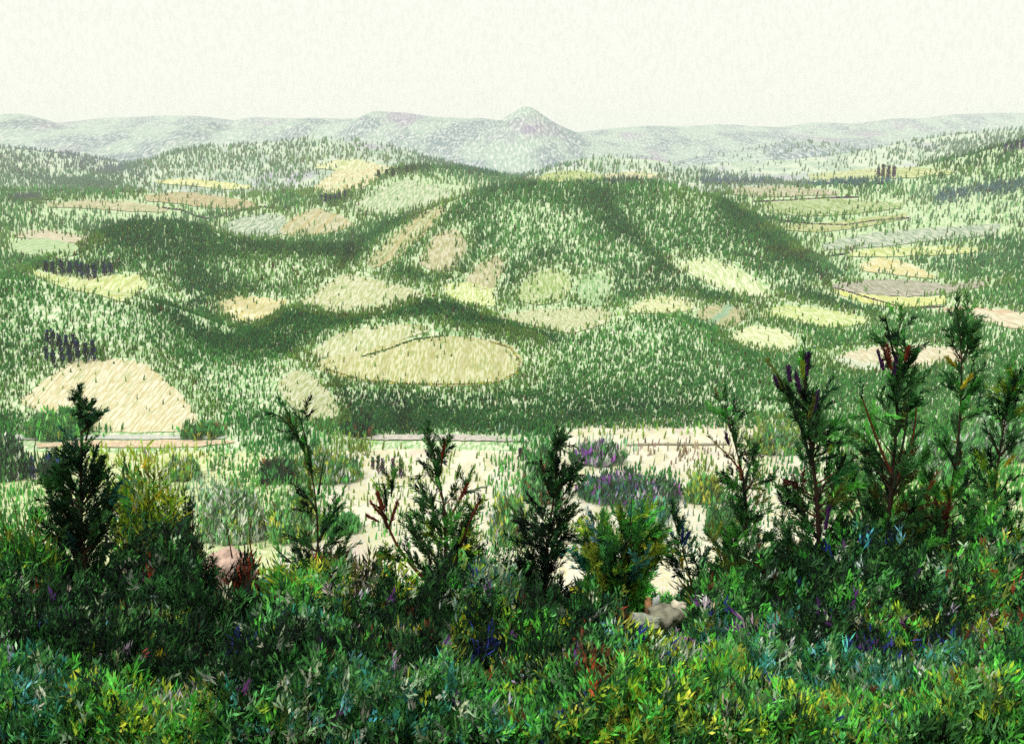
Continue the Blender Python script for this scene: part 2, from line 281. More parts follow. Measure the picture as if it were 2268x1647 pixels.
FIELDS = [
    ('straw', STRAW, 690, [(60, 885), (110, 845), (160, 812), (230, 806), (312, 812), (360, 845), (405, 888), (424, 920)], [(60, 892), (130, 925), (200, 945), (300, 950), (390, 948), (424, 926)], ((.42, .38, .22), 3.5, .25)),
    ('pale', PALE, 680, [(622, 850), (660, 826), (700, 842), (732, 876), (748, 912)], [(622, 868), (655, 908), (700, 930), (746, 920)], None),
    ('lime', LIME, 900, [(82, 603), (160, 617), (240, 614), (305, 611), (322, 628)], [(86, 612), (140, 637), (220, 651), (268, 665), (318, 640)], ((.46, .44, .16), 8, 1.2)),
    ('straw', YEL, 900, [(490, 672), (530, 660), (580, 663), (630, 668)], [(492, 686), (520, 708), (572, 716), (600, 700), (628, 674)], ((.40, .36, .16), 9, 1.57)),
    ('pale', PALE, 1080, [(672, 668), (720, 637), (770, 612), (830, 624), (900, 642), (932, 652)], [(674, 672), (720, 685), (770, 694), (830, 690), (880, 672), (928, 657)], None),
    ('pale', PALE, 780, [(700, 776), (750, 742), (830, 726), (930, 722), (945, 732)], [(704, 790), (760, 786), (820, 772), (880, 754), (940, 738)], None),
    ('oval', ((.82, .82, .50), (.60, .62, .24), (.66, .58, .20)), 740, [(712, 806), (790, 778), (880, 760), (990, 753), (1080, 757), (1128, 774), (1144, 800)], [(716, 816), (780, 837), (880, 846), (980, 850), (1080, 848), (1126, 832), (1142, 806)], ((.42, .40, .18), 16, .9)),
    ('tan', TAN, 1350, [(930, 572), (965, 525), (1008, 514), (1030, 535)], [(934, 584), (960, 598), (1000, 594), (1028, 560)], None),
    ('tan', TAN, 1250, [(1034, 618), (1060, 590), (1098, 572), (1112, 582)], [(1040, 632), (1062, 642), (1094, 634), (1110, 602)], None),
    ('lime', LIME, 1150, [(984, 634), (1035, 630), (1092, 642)], [(990, 652), (1040, 675), (1092, 676)], None),
    ('tan', ((.66, .68, .40), (.44, .48, .18), (.58, .46, .2)), 1400, [(816, 574), (862, 530), (920, 486), (976, 462)], [(830, 588), (884, 566), (944, 516), (982, 476)], ((.50, .34, .16), 18, .9)),
    ('green', ((.66, .76, .40), (.40, .58, .18), (.6, .56, .24)), 1150, [(1142, 648), (1180, 612), (1228, 600), (1260, 615)], [(1146, 664), (1190, 672), (1240, 666), (1260, 640)], None),
    ('green', ((.56, .76, .44), (.32, .60, .24), (.46, .66, .34)), 1150, [(1272, 640), (1300, 614), (1338, 612), (1346, 628)], [(1276, 662), (1300, 678), (1332, 674), (1346, 648)], None),
    ('pale', PALE, 1000, [(1112, 698), (1200, 688), (1300, 684), (1344, 692)], [(1116, 706), (1200, 724), (1262, 737), (1340, 714)], None),
    ('lime', ((.82, .84, .56), (.62, .68, .28), (.7, .7, .4)), 1000, [(1398, 682), (1440, 662), (1500, 660), (1532, 674)], [(1400, 692), (1450, 694), (1500, 692), (1530, 684)], None),
    ('lime', ((.80, .84, .60), (.60, .72, .34), (.70, .76, .46)), 1150, [(1512, 590), (1560, 576), (1620, 592), (1680, 626), (1700, 648)], [(1516, 600), (1570, 628), (1630, 650), (1696, 656)], None),
    ('striped', ((.66, .58, .34), (.50, .52, .24), (.62, .40, .2)), 950, [(1546, 692), (1570, 680), (1620, 678), (1652, 690)], [(1548, 704), (1580, 716), (1612, 724), (1648, 706)], ((.10, .46, .34), 9, 1.4)),
    ('lime', LIME, 980, [(1690, 690), (1740, 680), (1820, 686), (1910, 702)], [(1692, 702), (1760, 712), (1830, 726), (1908, 716)], None),
    ('lime', ((.84, .87, .58), (.70, .78, .38), (.76, .8, .46)), 900, [(1622, 742), (1670, 726), (1730, 732), (1764, 752)], [(1626, 756), (1680, 774), (1735, 778), (1764, 764)], None),
    ('cream', PEACH, 900, [(1858, 790), (1930, 772), (2030, 768), (2125, 776)], [(1862, 808), (1930, 820), (2030, 812), (2122, 798)], ((.5, .68, .56), 14, 1.57)),
    ('yellow', YEL, 1350, [(1908, 588), (1960, 573), (2020, 590), (2064, 611)], [(1912, 600), (1960, 606), (2010, 612), (2062, 616)], None),
    ('taupe', TAUPE, 1250, [(1852, 632), (1920, 622), (2010, 622), (2100, 632), (2170, 622)], [(1856, 640), (1930, 652), (2010, 656), (2090, 650), (2170, 634)], None),
    ('lime', ((.82, .84, .40), (.70, .74, .2), (.72, .76, .3)), 1150, [(1852, 642), (1900, 652), (1990, 660), (2086, 658)], [(1856, 652), (1920, 672), (2000, 682), (2088, 672)], None),
    ('peach', PEACH, 1080, [(2094, 684), (2150, 682), (2230, 690), (2330, 706)], [(2098, 696), (2160, 706), (2230, 724), (2330, 734)], ((.6, .36, .2), 8, 1.57)),
    ('tan', TAN, 1950, [(624, 512), (650, 482), (700, 467), (748, 478), (778, 496)], [(630, 518), (680, 521), (740, 513), (776, 502)], ((.5, .36, .1), 25, .8)),
    ('sage', SAGE, 1850, [(494, 502), (530, 484), (580, 477), (630, 482)], [(500, 514), (540, 524), (590, 524), (622, 516)], None),
    ('cream', ((.80, .76, .52), (.66, .58, .28), (.70, .46, .28)), 2300, [(694, 418), (750, 378), (820, 367), (872, 374)], [(704, 424), (760, 428), (806, 412), (862, 384)], None),
    ('green', ((.70, .78, .54), (.44, .62, .32), (.56, .66, .36)), 2150, [(790, 452), (830, 424), (900, 405), (1000, 426)], [(796, 472), (850, 476), (920, 462), (1000, 440)], None),
    ('green', ((.64, .80, .48), (.44, .68, .30), (.6, .7, .4)), 1500, [(30, 540), (90, 530), (150, 540), (180, 550)], [(34, 558), (90, 568), (140, 572), (176, 560)], None),
    ('tan', PEACH, 1600, [(34, 518), (100, 512), (160, 518), (208, 532)], [(40, 528), (100, 530), (160, 538), (200, 541)], None),
    ('tan', TAN, 2100, [(112, 452), (200, 446), (290, 450), (362, 462)], [(116, 460), (200, 462), (290, 468), (360, 470)], None),
    ('tan', ((.72, .58, .36), (.52, .44, .2), (.6, .44, .22)), 2300, [(326, 436), (400, 428), (480, 436), (560, 450)], [(332, 446), (400, 452), (480, 462), (556, 462)], None),
    ('yellow', ((.80, .80, .44), (.66, .66, .2), (.7, .66, .3)), 3300, [(352, 402), (420, 398), (500, 406), (548, 412)], [(356, 408), (420, 412), (500, 420), (546, 419)], None),
    ('lime', ((.80, .82, .54), (.64, .68, .3), (.7, .7, .4)), 3600, [(700, 366), (750, 356), (800, 356), (830, 364)], [(702, 374), (750, 378), (800, 376), (828, 370)], None),
    ('green', ((.60, .66, .26), (.40, .54, .12), (.6, .5, .16)), 3000, [(1190, 394), (1240, 382), (1300, 382), (1330, 392)], [(1194, 402), (1240, 406), (1300, 402), (1328, 398)], None),
    ('yellow', TAN, 3000, [(1336, 388), (1400, 382), (1470, 390)], [(1340, 396), (1400, 398), (1468, 396)], None),
    ('tan', ((.70, .64, .48), (.50, .48, .28), (.6, .46, .3)), 2200, [(1622, 420), (1700, 414), (1790, 418), (1850, 426)], [(1628, 432), (1700, 436), (1790, 434), (1848, 432)], None),
    ('green', ((.58, .70, .36), (.36, .50, .16), (.5, .56, .26)), 1900, [(1700, 452), (1780, 442), (1880, 446), (1990, 452)], [(1706, 470), (1780, 478), (1880, 474), (1986, 462)], None),
    ('green', ((.66, .70, .34), (.46, .54, .16), (.62, .56, .26)), 1700, [(1740, 500), (1820, 496), (1920, 484), (2000, 476)], [(1746, 510), (1820, 514), (1920, 502), (1998, 486)], None),
    ('sage', SAGE, 1600, [(1830, 540), (1920, 520), (2040, 510), (2200, 500)], [(1836, 552), (1920, 548), (2040, 536), (2196, 522)], None),
    ('lime', ((.76, .82, .44), (.58, .66, .2), (.74, .66, .3)), 1500, [(1880, 560), (1960, 552), (2080, 548), (2160, 552)], [(1886, 568), (1960, 568), (2080, 566), (2156, 560)], None),
    ('yellow', ((.66, .68, .34), (.46, .54, .2), (.62, .54, .2)), 2800, [(1800, 388), (1900, 378), (2010, 374), (2100, 380)], [(1806, 398), (1900, 398), (2010, 394), (2096, 388)], None),
]
PAPER = np.array((.80, .82, .64))
for k, (nm, c, dist, tp, bt, st) in enumerate(FIELDS):
    a = dist/1098.; dk = .92 if nm in ('straw', 'lime', 'cream', 'peach', 'yellow') else .80; c = (tuple((np.array(c[0])*.7+PAPER*.3)*dk), tuple(np.array(c[1])*.88*dk), tuple((np.array(c[1])*.45+np.array((.30, .46, .20))*.55)*dk))
    strip('field', tp, bt, mat_ground('field_'+nm, *c, 1.7*a, 18*a, 6*a, st))
# valley meadows on the floor, road and path
V_CREAM = mat_ground('meadow', (.82, .78, .60), (.70, .66, .40), (.66, .54, .42), 9, 30, 9, None, (.8, 3.0, 1.2))
V_LIME = mat_ground('meadow_lime', (.78, .80, .56), (.56, .64, .28), (.68, .7, .36), .9, 3.5, 1.2)
strip('meadow', [(690, 1000), (900, 994), (1150, 1000), (1290, 945), (1400, 928), (1520, 916), (1640, 925), (1850, 985)], [(560, 1440), (800, 1440), (1100, 1440), (1300, 1440), (1500, 1440), (1650, 1440), (1750, 1440), (1850, 1440)], V_CREAM, keep=False, nu=80, nv=50, lift=.0003)
strip('meadow', [(-300, 1000), (0, 1000), (200, 1004), (420, 1000), (600, 1000), (688, 1000)], [(-300, 1440), (0, 1440), (200, 1440), (420, 1440), (500, 1440), (552, 1440)], V_LIME, keep=False, nu=60, nv=40, lift=.0003)
strip('meadow', [(1852, 985), (1950, 995), (2100, 985), (2500, 985)], [(1852, 1440), (1950, 1440), (2100, 1440), (2500, 1440)], V_LIME, keep=False, nu=60, nv=40, lift=.0003)
ROAD = mat_ground('asphalt', (.58, .59, .54), (.50, .52, .48), (.66, .64, .56), 1.5, 2, 2)
VERGE = mat_ground('sandy_verge', (.74, .60, .42), (.60, .46, .32), (.66, .58, .44), 1.5, 3, 2)
strip('road', [(-260, 966), (0, 966), (210, 965), (420, 966), (500, 970)], [(-260, 975), (0, 975), (210, 975), (420, 974), (500, 973)], ROAD, lift=.0012, nu=80, nv=4)
strip('road', [(790, 968), (840, 964), (1000, 963), (1100, 968), (1170, 976)], [(790, 971), (840, 976), (1000, 977), (1100, 979), (1170, 980)], mat_ground('gravel', (.60, .56, .50), (.48, .46, .42), (.68, .62, .52), 1.5, 4, 2), lift=.0012, nu=80, nv=4)
strip('sandy_verge', [(80, 984), (200, 977), (330, 976), (440, 977), (520, 978)], [(84, 992), (200, 992), (330, 993), (440, 990), (520, 981)], VERGE, lift=.001, nu=60, nv=5)
strip('track', [(1380, 986), (1450, 983), (1540, 984), (1610, 984)], [(1380, 989), (1450, 987), (1540, 988), (1610, 987)], mat_ground('track_soil', (.36, .32, .24), (.28, .26, .18), (.5, .44, .32), 1, 2, 1), lift=.0012, nu=60, nv=3)

def inside(px, py, poly):
    r = np.zeros(len(px), bool); x0, y0 = poly[-1]
    for x1, y1 in poly:
        c = ((y1 > py) != (y0 > py)); xx = x0+(py-y0)/(y1-y0+1e-12)*(x1-x0); r ^= c & (px < xx); x0, y0 = x1, y1
    return r

# ------------------------------------------------------------------ palettes
PAL = dict(
    black=(.006, .014, .008), dark=(.010, .040, .014), green=(.028, .115, .026), mid=(.05, .16, .045), bright=(.07, .32, .04),
    lime=(.26, .40, .03), olive=(.11, .14, .02), yellow=(.55, .50, .03), teal=(.03, .15, .115), sage=(.22, .30, .20), pale=(.46, .54, .38),
    blue=(.025, .04, .22), sky=(.12, .30, .36), purple=(.13, .04, .20), mauve=(.30, .24, .32), brown=(.10, .035, .015), red=(.24, .04, .018), taupe=(.26, .22, .15))
PK = {k: np.array(v) for k, v in PAL.items()}
WK = {k: np.clip(v*1.25+.004, 0, .8) for k, v in PK.items()}
WK.update(dark=np.array((.014, .105, .026)), green=np.array((.040, .22, .040)), mid=np.array((.10, .34, .065)), olive=np.array((.20, .33, .05)), sage=np.array((.26, .44, .26)), teal=np.array((.03, .15, .11)), blue=np.array((.05, .09, .26)), purple=np.array((.14, .07, .22)))
def pick(n, weights, jit=.28):
    ks = list(weights); w = np.array([weights[k] for k in ks], float); c = np.stack([PK[k] for k in ks])[rng.choice(len(ks), n, p=w/w.sum())]
    return np.clip(c*np.exp(rng.normal(0, jit, (n, 1)))*np.exp(rng.normal(0, .1, (n, 3))), 0, .9)

# ------------------------------------------------------------------ far woods: a mass of small trees on every slope
def tree_mass(mb, P, h, r, col):
    n = len(P); k = 4; a = rng.uniform(0, 2*pi, n); ang = a[:, None]+np.arange(k)[None]*2*pi/k
    lean = rng.normal(0, .08, (n, 2))*h[:, None]+np.array([.06, 0])*h[:, None]
    def ring(f, rr):
        rj = rr*r[:, None]*rng.uniform(.7, 1.3, (n, k))
        return np.stack([P[:, 0, None]+rj*np.cos(ang)+lean[:, 0, None]*f, P[:, 1, None]+rj*np.sin(ang)+lean[:, 1, None]*f, P[:, 2, None]+h[:, None]*f+0*rj], -1)
    tip = P+np.stack([lean[:, 0], lean[:, 1], h], 1)
    V = np.concatenate([ring(-.08, .5), ring(.28, 1.0), ring(.68, .72), tip[:, None]], 1)
    base = (np.arange(n)*13)[:, None]; F4 = []; F3 = []
    for q in range(2):
        for j in range(k): F4.append(np.stack([base[:, 0]+q*k+j, base[:, 0]+q*k+(j+1) % k, base[:, 0]+(q+1)*k+(j+1) % k, base[:, 0]+(q+1)*k+j], 1))
    for j in range(k): F3.append(np.stack([base[:, 0]+8+j, base[:, 0]+8+(j+1) % k, base[:, 0]+12], 1))
    n0 = mb.n; mb.add(V, np.concatenate(F4), np.repeat(col, 13, 0)); mb.P.append(np.concatenate(F3)+n0)
# (x, y, rx, ry, turn, density factor, colour toward, amount): how thick and how green the woods stand, with hill shading painted in
ZONES = [
    (330, 535, 170, 42, 8, 1.7, 'dark', .8), (600, 556, 150, 18, 0, 1.8, 'dark', .8), (640, 600, 120, 48, 0, .75, 'olive', .6), (450, 625, 90, 40, 20, 1.4, 'dark', .5),
    (620, 745, 110, 40, 15, 1.5, 'dark', .6), (400, 720, 110, 30, 30, 1.3, 'dark', .5), (520, 770, 60, 25, 30, 1.5, 'dark', .5), (560, 850, 130, 70, 0, .8, 'mid', .7), (200, 715, 150, 55, 5, .8, 'mid', .5), (150, 790, 120, 40, 0, 1.3, 'dark', .5), (640, 930, 90, 26, 0, 1.3, 'brown', .2),
    (850, 905, 130, 50, 0, 1.7, 'dark', .7), (1000, 905, 200, 45, 0, 1.35, 'dark', .4), (1330, 900, 230, 50, 0, 1.4, 'dark', .55), (1300, 790, 190, 60, 0, .95, 'mid', .4), (1550, 860, 170, 60, 0, 1.1, 'green', .4), (960, 690, 130, 22, 0, 1.5, 'dark', .6), (1080, 720, 90, 24, 20, 1.5, 'dark', .5), (700, 715, 60, 22, 0, 1.3, 'dark', .4),
    (1050, 462, 80, 26, -20, 1.4, 'dark', .6), (1180, 550, 120, 90, 0, .85, 'mid', .6), (1380, 560, 110, 70, 0, .9, 'mid', .5), (1300, 440, 160, 28, 0, 1.35, 'dark', .5), (1360, 495, 70, 40, 35, 1.6, 'dark', .7), (1530, 445, 60, 30, 0, .75, 'olive', .5), (1640, 480, 90, 40, 20, 1.6, 'dark', .6), (1720, 560, 130, 40, 20, 1.3, 'dark', .4), (1450, 625, 110, 45, 0, 1.5, 'dark', .6), (1190, 640, 60, 60, 0, 1.3, 'dark', .4), (900, 530, 60, 60, -40, 1.1, 'green', .3), (760, 560, 50, 20, 0, 1.7, 'black', .5), (1590, 680, 140, 24, 5, 1.4, 'dark', .5), (1800, 645, 110, 30, 20, 1.35, 'dark', .4),
    (2120, 470, 170, 60, 0, .55, 'sage', .7), (2150, 570, 160, 40, 0, 1.0, 'teal', .35), (2220, 640, 80, 40, 0, .9, 'green', .3), (2160, 425, 140, 18, -5, 1.6, 'blue', .35), (2150, 350, 110, 30, -15, 1.5, 'dark', .5), (1840, 385, 60, 9, 0, 1.8, 'dark', .8), (1640, 405, 100, 9, 0, 1.8, 'blue', .5),
    (170, 345, 150, 26, 10, 1.7, 'blue', .6), (110, 402, 110, 22, 5, 1.8, 'teal', .5), (60, 442, 40, 8, 0, 2.0, 'purple', .7), (90, 485, 50, 16, 0, 1.5, 'black', .4), (620, 335, 200, 24, 0, .9, 'olive', .4), (760, 440, 50, 12, -10, 1.8, 'dark', .8), (870, 385, 80, 9, -15, 2.0, 'dark', .8), (1000, 370, 110, 20, 15, 1.7, 'dark', .5), (1120, 380, 100, 14, 0, 1.6, 'blue', .4), (1390, 403, 80, 9, -5, 1.7, 'purple', .5),
    (300, 480, 200, 20, 0, .5, 'sage', .5), (450, 385, 120, 20, 0, .7, 'sage', .4), (1000, 415, 120, 20, 0, .8, 'sage', .4), (1900, 600, 120, 60, 0, .75, 'sage', .3), (1450, 340, 180, 25, 0, .45, 'sage', .5), (1650, 365, 200, 25, 0, .25, 'sage', .7)]
LINES = [  # (path, half width, density factor, colour, amount): shading of folds and ridges put into tree density and colour, plus pasture belts
    ([(300, 668), (400, 705), (470, 755), (540, 775), (640, 772), (720, 820), (765, 890), (780, 955)], 20, 2.2, 'dark', .8),
    ([(180, 552), (260, 505), (330, 490), (390, 495), (480, 528), (600, 552), (700, 556), (780, 556)], 16, 2.4, 'dark', .85),
    ([(760, 570), (860, 502), (960, 460), (1060, 428), (1180, 412)], 9, 2.2, 'dark', .8),
    ([(590, 720), (640, 695), (700, 702), (790, 702), (870, 675), (960, 672), (1050, 702), (1130, 736), (1230, 756)], 15, 2.3, 'dark', .8),
    ([(1330, 440), (1370, 500), (1420, 545), (1480, 590)], 16, 2.0, 'dark', .7), ([(1600, 450), (1660, 500), (1740, 560), (1820, 610), (1900, 650)], 16, 2.0, 'dark', .7),
    ([(1110, 690), (1105, 650), (1130, 600), (1190, 566), (1260, 560)], 12, 1.7, 'dark', .6), ([(1265, 600), (1268, 640), (1280, 676)], 9, 2.0, 'dark', .7),
    ([(770, 955), (880, 942), (1010, 940), (1180, 948), (1250, 930), (1400, 908), (1540, 900)], 18, 2.2, 'dark', .7),
    ([(730, 452), (790, 416), (870, 386), (945, 378)], 7, 2.6, 'dark', .9), ([(930, 338), (1000, 362), (1090, 384), (1160, 388)], 12, 2.0, 'teal', .6),
    ([(10, 372), (90, 400), (200, 410), (260, 415)], 10, 2.2, 'teal', .7), ([(20, 320), (120, 340), (240, 372), (310, 392)], 14, 2.0, 'blue', .7),
    ([(300, 350), (380, 385), (470, 412), (560, 425), (690, 430)], 6, 1.8, 'olive', .5), ([(480, 640), (560, 645), (660, 640), (740, 600)], 9, 1.6, 'dark', .4),
    ([(80, 596), (160, 600), (260, 596)], 12, 2.2, 'dark', .8), ([(430, 530), (420, 580), (430, 620), (480, 650)], 22, 1.7, 'dark', .6), ([(420, 660), (480, 700), (560, 735)], 18, 1.8, 'dark', .6),
    ([(780, 530), (775, 560), (760, 590)], 14, 2.2, 'black', .6), ([(1520, 700), (1600, 735), (1650, 745)], 9, 1.7, 'teal', .5), ([(1700, 660), (1800, 655), (1880, 690)], 12, 1.6, 'dark', .5),
    ([(1560, 402), (1700, 408), (1850, 408), (1990, 404)], 7, 2.4, 'blue', .7), ([(2080, 440), (2180, 425), (2267, 412)], 10, 2.2, 'blue', .5), ([(2060, 380), (2160, 350), (2260, 322)], 18, 1.8, 'dark', .6), ([(1700, 560), (1800, 575), (1900, 555)], 8, 1.7, 'brown', .3),
    ([(880, 905), (900, 940)], 20, 1.6, 'black', .6), ([(960, 640), (1010, 600), (1040, 560), (1060, 520)], 16, 1.5, 'dark', .5), ([(880, 600), (960, 612), (1030, 600)], 9, 1.6, 'dark', .5)]
LINES += [([(380, 338), (520, 326), (700, 328)], 6, 1.9, 'teal', .5), ([(600, 366), (720, 350), (860, 354)], 6, 1.8, 'olive', .5), ([(1240, 346), (1330, 362), (1430, 368)], 6, 1.9, 'olive', .5), ([(1450, 378), (1600, 386), (1750, 380)], 6, 2.2, 'blue', .6), ([(1700, 362), (1850, 358), (2000, 352)], 6, 2.0, 'teal', .6), ([(1900, 342), (2050, 330), (2180, 312)], 8, 2.0, 'teal', .6), ([(0, 350), (140, 372), (260, 384)], 6, 2.0, 'purple', .5), ([(900, 642), (1000, 660), (1110, 694), (1200, 716), (1300, 714), (1400, 690), (1540, 690)], 13, .35, 'lime', .45), ([(1500, 585), (1600, 620), (1700, 655), (1800, 690), (1910, 712)], 13, .45, 'lime', .4), ([(1640, 745), (1760, 760), (1850, 790), (2000, 795), (2130, 790)], 11, .45, 'lime', .35),
    ([(1850, 640), (1960, 664), (2100, 684), (2267, 712)], 14, .4, 'olive', .4), ([(1700, 460), (1850, 452), (2000, 440)], 14, .55, 'olive', .4), ([(1760, 520), (1900, 505), (2050, 480)], 12, .5, 'sage', .4), ([(100, 456), (300, 458), (480, 446), (600, 440)], 12, .5, 'olive', .5), ([(480, 510), (620, 505), (760, 500)], 14, .5, 'sage', .4), ([(80, 608), (200, 630), (320, 640), (400, 660)], 12, .45, 'lime', .4), ([(820, 590), (900, 590), (1000, 610), (1090, 650)], 14, .6, 'olive', .4), ([(690, 790), (800, 812), (960, 812), (1140, 800)], 26, .6, 'olive', .4), ([(40, 545), (160, 545)], 16, .45, 'lime', .4), ([(690, 400), (800, 385), (930, 420), (1010, 430)], 16, .5, 'sage', .4)]
LIGHT = [(1450, 740, 130, 26, .55), (1180, 470, 120, 26, .7), (870, 735, 60, 16, .7), (195, 700, 130, 40, .5), (560, 850, 110, 50, .55), (640, 900, 60, 40, .7), (640, 590, 100, 40, .7), (1300, 775, 170, 40, .75), (1180, 520, 90, 50, .75), (1560, 470, 50, 30, .6), (1400, 470, 30, 30, .8), (1000, 830, 150, 30, .7), (250, 660, 70, 20, .6), (420, 660, 40, 16, .5), (60, 700, 60, 60, .8), (120, 480, 90, 20, .45), (300, 480, 120, 16, .45), (2130, 480, 150, 30, .4), (1950, 530, 120, 20, .5), (1960, 600, 120, 40, .6), (1750, 620, 60, 20, .6), (2180, 740, 90, 40, .7), (560, 400, 160, 24, .6), (650, 320, 180, 20, .6), (950, 420, 100, 30, .55), (1380, 340, 150, 30, .6), (1700, 350, 250, 40, .4), (200, 300, 200, 14, .35), (1560, 700, 60, 20, .6), (1200, 690, 100, 20, .6)]  # fewer, paler trees put lit crowns and open patches into the hills
def pdist(px, py, path):
    best = np.full(len(px), 1e9)
    for (x0, y0), (x1, y1) in zip(path[:-1], path[1:]):
        dx, dy = x1-x0, y1-y0; t = np.clip(((px-x0)*dx+(py-y0)*dy)/(dx*dx+dy*dy), 0, 1); best = np.minimum(best, np.hypot(px-x0-t*dx, py-y0-t*dy))
    return best
def zone_eval(px, py):
    dens = np.ones(len(px)); col = np.zeros((len(px), 3)); 
    g = fbm(px/60, py/30, 55, 2)
    wd_ = np.clip(.5+1.6*g, 0, 1)[:, None]; col = WK['green']*wd_+WK['mid']*(1-wd_)
    dens *= 1+.7*g
    for (cx, cy, rx, ry, tn, f, c, am) in ZONES:
        f = f**1.1
        a = radians(tn); dx, dy = px-cx, py-cy; u = (dx*cos(a)+dy*sin(a))/rx; v = (-dx*sin(a)+dy*cos(a))/ry
        w = np.exp(-(u*u+v*v)**1.3); dens *= f**w; col = col*(1-am*w[:, None])+WK[c]*(am*w[:, None])
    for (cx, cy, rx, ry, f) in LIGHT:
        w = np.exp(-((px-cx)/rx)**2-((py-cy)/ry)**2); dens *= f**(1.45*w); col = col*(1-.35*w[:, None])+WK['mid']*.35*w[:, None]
    nz_ = 2.2*fbm(px/26, py/16, 61, 3)
    for (path, hw, f, c, am) in LINES:
        w = np.exp(-((pdist(px, py, path)+nz_*hw)/hw)**2); dens *= f**w; col = col*(1-am*w[:, None])+WK[c]*(am*w[:, None])
    return dens, col
NT = 900000
s_ = rng.uniform(-.60, .60, NT); Yt = np.exp(rng.uniform(np.log(600), np.log(9500), NT)); Xt = s_*Yt
Zt = ground(Xt, Yt); e = np.maximum(Yt*.004, 2.0)
gx = (ground(Xt+e, Yt)-Zt)/e; gy = (ground(Xt, Yt+e)-Zt)/e
P = np.stack([Xt, Yt, Zt], 1); px, py = project(P)
slope_up = gy+(160-Zt)/Yt                              # > 0 where the slope faces the viewer's side
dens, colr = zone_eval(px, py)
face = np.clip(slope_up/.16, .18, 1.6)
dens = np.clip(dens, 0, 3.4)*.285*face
fl = np.interp(Yt, [0, 600, 1100, 2500, 5000, 9000, 14000], [0, 0, 4, 26, 34, 45, 60])
dens *= np.interp(Yt, [560, 640, 2400, 3600, 6000], [0.3, 1, .95, .55, .4])
keep = rng.uniform(0, 1, NT) < dens
jx, jy = px+rng.normal(0, 12, NT), py+rng.normal(0, 6, NT)
for poly in FIELD_POLYS[:len(FIELDS)]:
    c_ = poly.mean(0); q_ = inside(px, py, c_+(poly-c_)*1.4); colr[q_] = colr[q_]*.55+WK['olive']*.45; keep &= ~(q_ & (rng.uniform(0, 1, NT) < .25))
for poly in FIELD_POLYS: keep &= ~(inside(jx, jy, poly) & (rng.uniform(0, 1, NT) > .015))
keep &= Yt < np.where(px > 1350, 6300, 5400)
keep &= ~((py > 950) & (px > 1230) & (px < 1900)) & (py < 966)
P, Yt, colr = P[keep], Yt[keep], colr[keep]
hpx = rng.uniform(3.2, 7.8, len(P))*np.interp(Yt, [2500, 6000], [1, .55]); h = np.minimum(hpx*Yt/1098*1.0, 38); r = np.minimum(rng.uniform(.45, 1.0, len(P))*Yt/1098, 7)
colr = colr*np.exp(rng.normal(0, .3, (len(P), 1)))*np.exp(rng.normal(0, .10, (len(P), 3)))
odd = rng.uniform(0, 1, len(P)); colr[odd < .012] = WK['brown']; colr[(odd > .97)] = WK['olive']; fr_ = np.clip((Yt-2700)/3500, 0, .75)[:, None]; colr = colr*(1-fr_)+np.array((.20, .31, .27))*fr_  # trees blend to grey green with distance, a haze fade in their colour
bands = [(0, 1000, 'near hillside wood of small dark green trees around the pale fields'), (1000, 1800, 'wood of small green trees covering the big central hill'), (1800, 3300, 'hazy wood behind the central hill between the far fields'), (3300, 99999, 'farthest pale blue green wood below the mountains')]
for lo, hi, lb in bands:
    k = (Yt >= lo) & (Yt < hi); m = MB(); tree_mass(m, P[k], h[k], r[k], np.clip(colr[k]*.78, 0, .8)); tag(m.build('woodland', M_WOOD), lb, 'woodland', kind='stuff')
print('woodland trees', len(P))

# ------------------------------------------------------------------ growers
def shoots(mb, P, D, L, R, n, col, wid=.006):
    """needle shoots: P base, D axis, L length, R needle length, n needles each, col per shoot"""
    N = len(P); D = unit(D); t = rng.uniform(0, 1, (N, n)); rd = rng.normal(size=(N, n, 3))
    rd = rd-(rd*D[:, None]).sum(-1, keepdims=True)*D[:, None]; rd = unit(rd); ph = rng.uniform(.2, .72, (N, n))[..., None]
    L = np.broadcast_to(L, N); R = np.broadcast_to(R, N)
    B = P[:, None]+D[:, None]*(t*L[:, None])[..., None]; nd = D[:, None]*np.cos(ph)+rd*np.sin(ph)
    c = np.repeat(col[:, None], n, 1)*np.exp(rng.normal(0, .22, (N, n, 1)))
    mb.blades(B.reshape(-1, 3), nd.reshape(-1, 3), (R[:, None]*rng.uniform(.7, 1.15, (N, n))).ravel(), wid*rng.uniform(.7, 1.4, N*n), np.clip(c, 0, .9).reshape(-1, 3))
def curve(pts, n):
    pts = np.asarray(pts, float); l = np.concatenate([[0], np.cumsum(np.linalg.norm(np.diff(pts, axis=0), axis=1))]); q = np.linspace(0, l[-1], n)
    o = np.stack([np.interp(q, l, pts[:, k]) for k in range(3)], 1)
    for _ in range(3): o[1:-1] = .25*o[:-2]+.5*o[1:-1]+.25*o[2:]
    return o
BARK = np.array((.035, .022, .014)); RED = np.array((.13, .035, .018)); BARKG = np.array((.02, .03, .015))
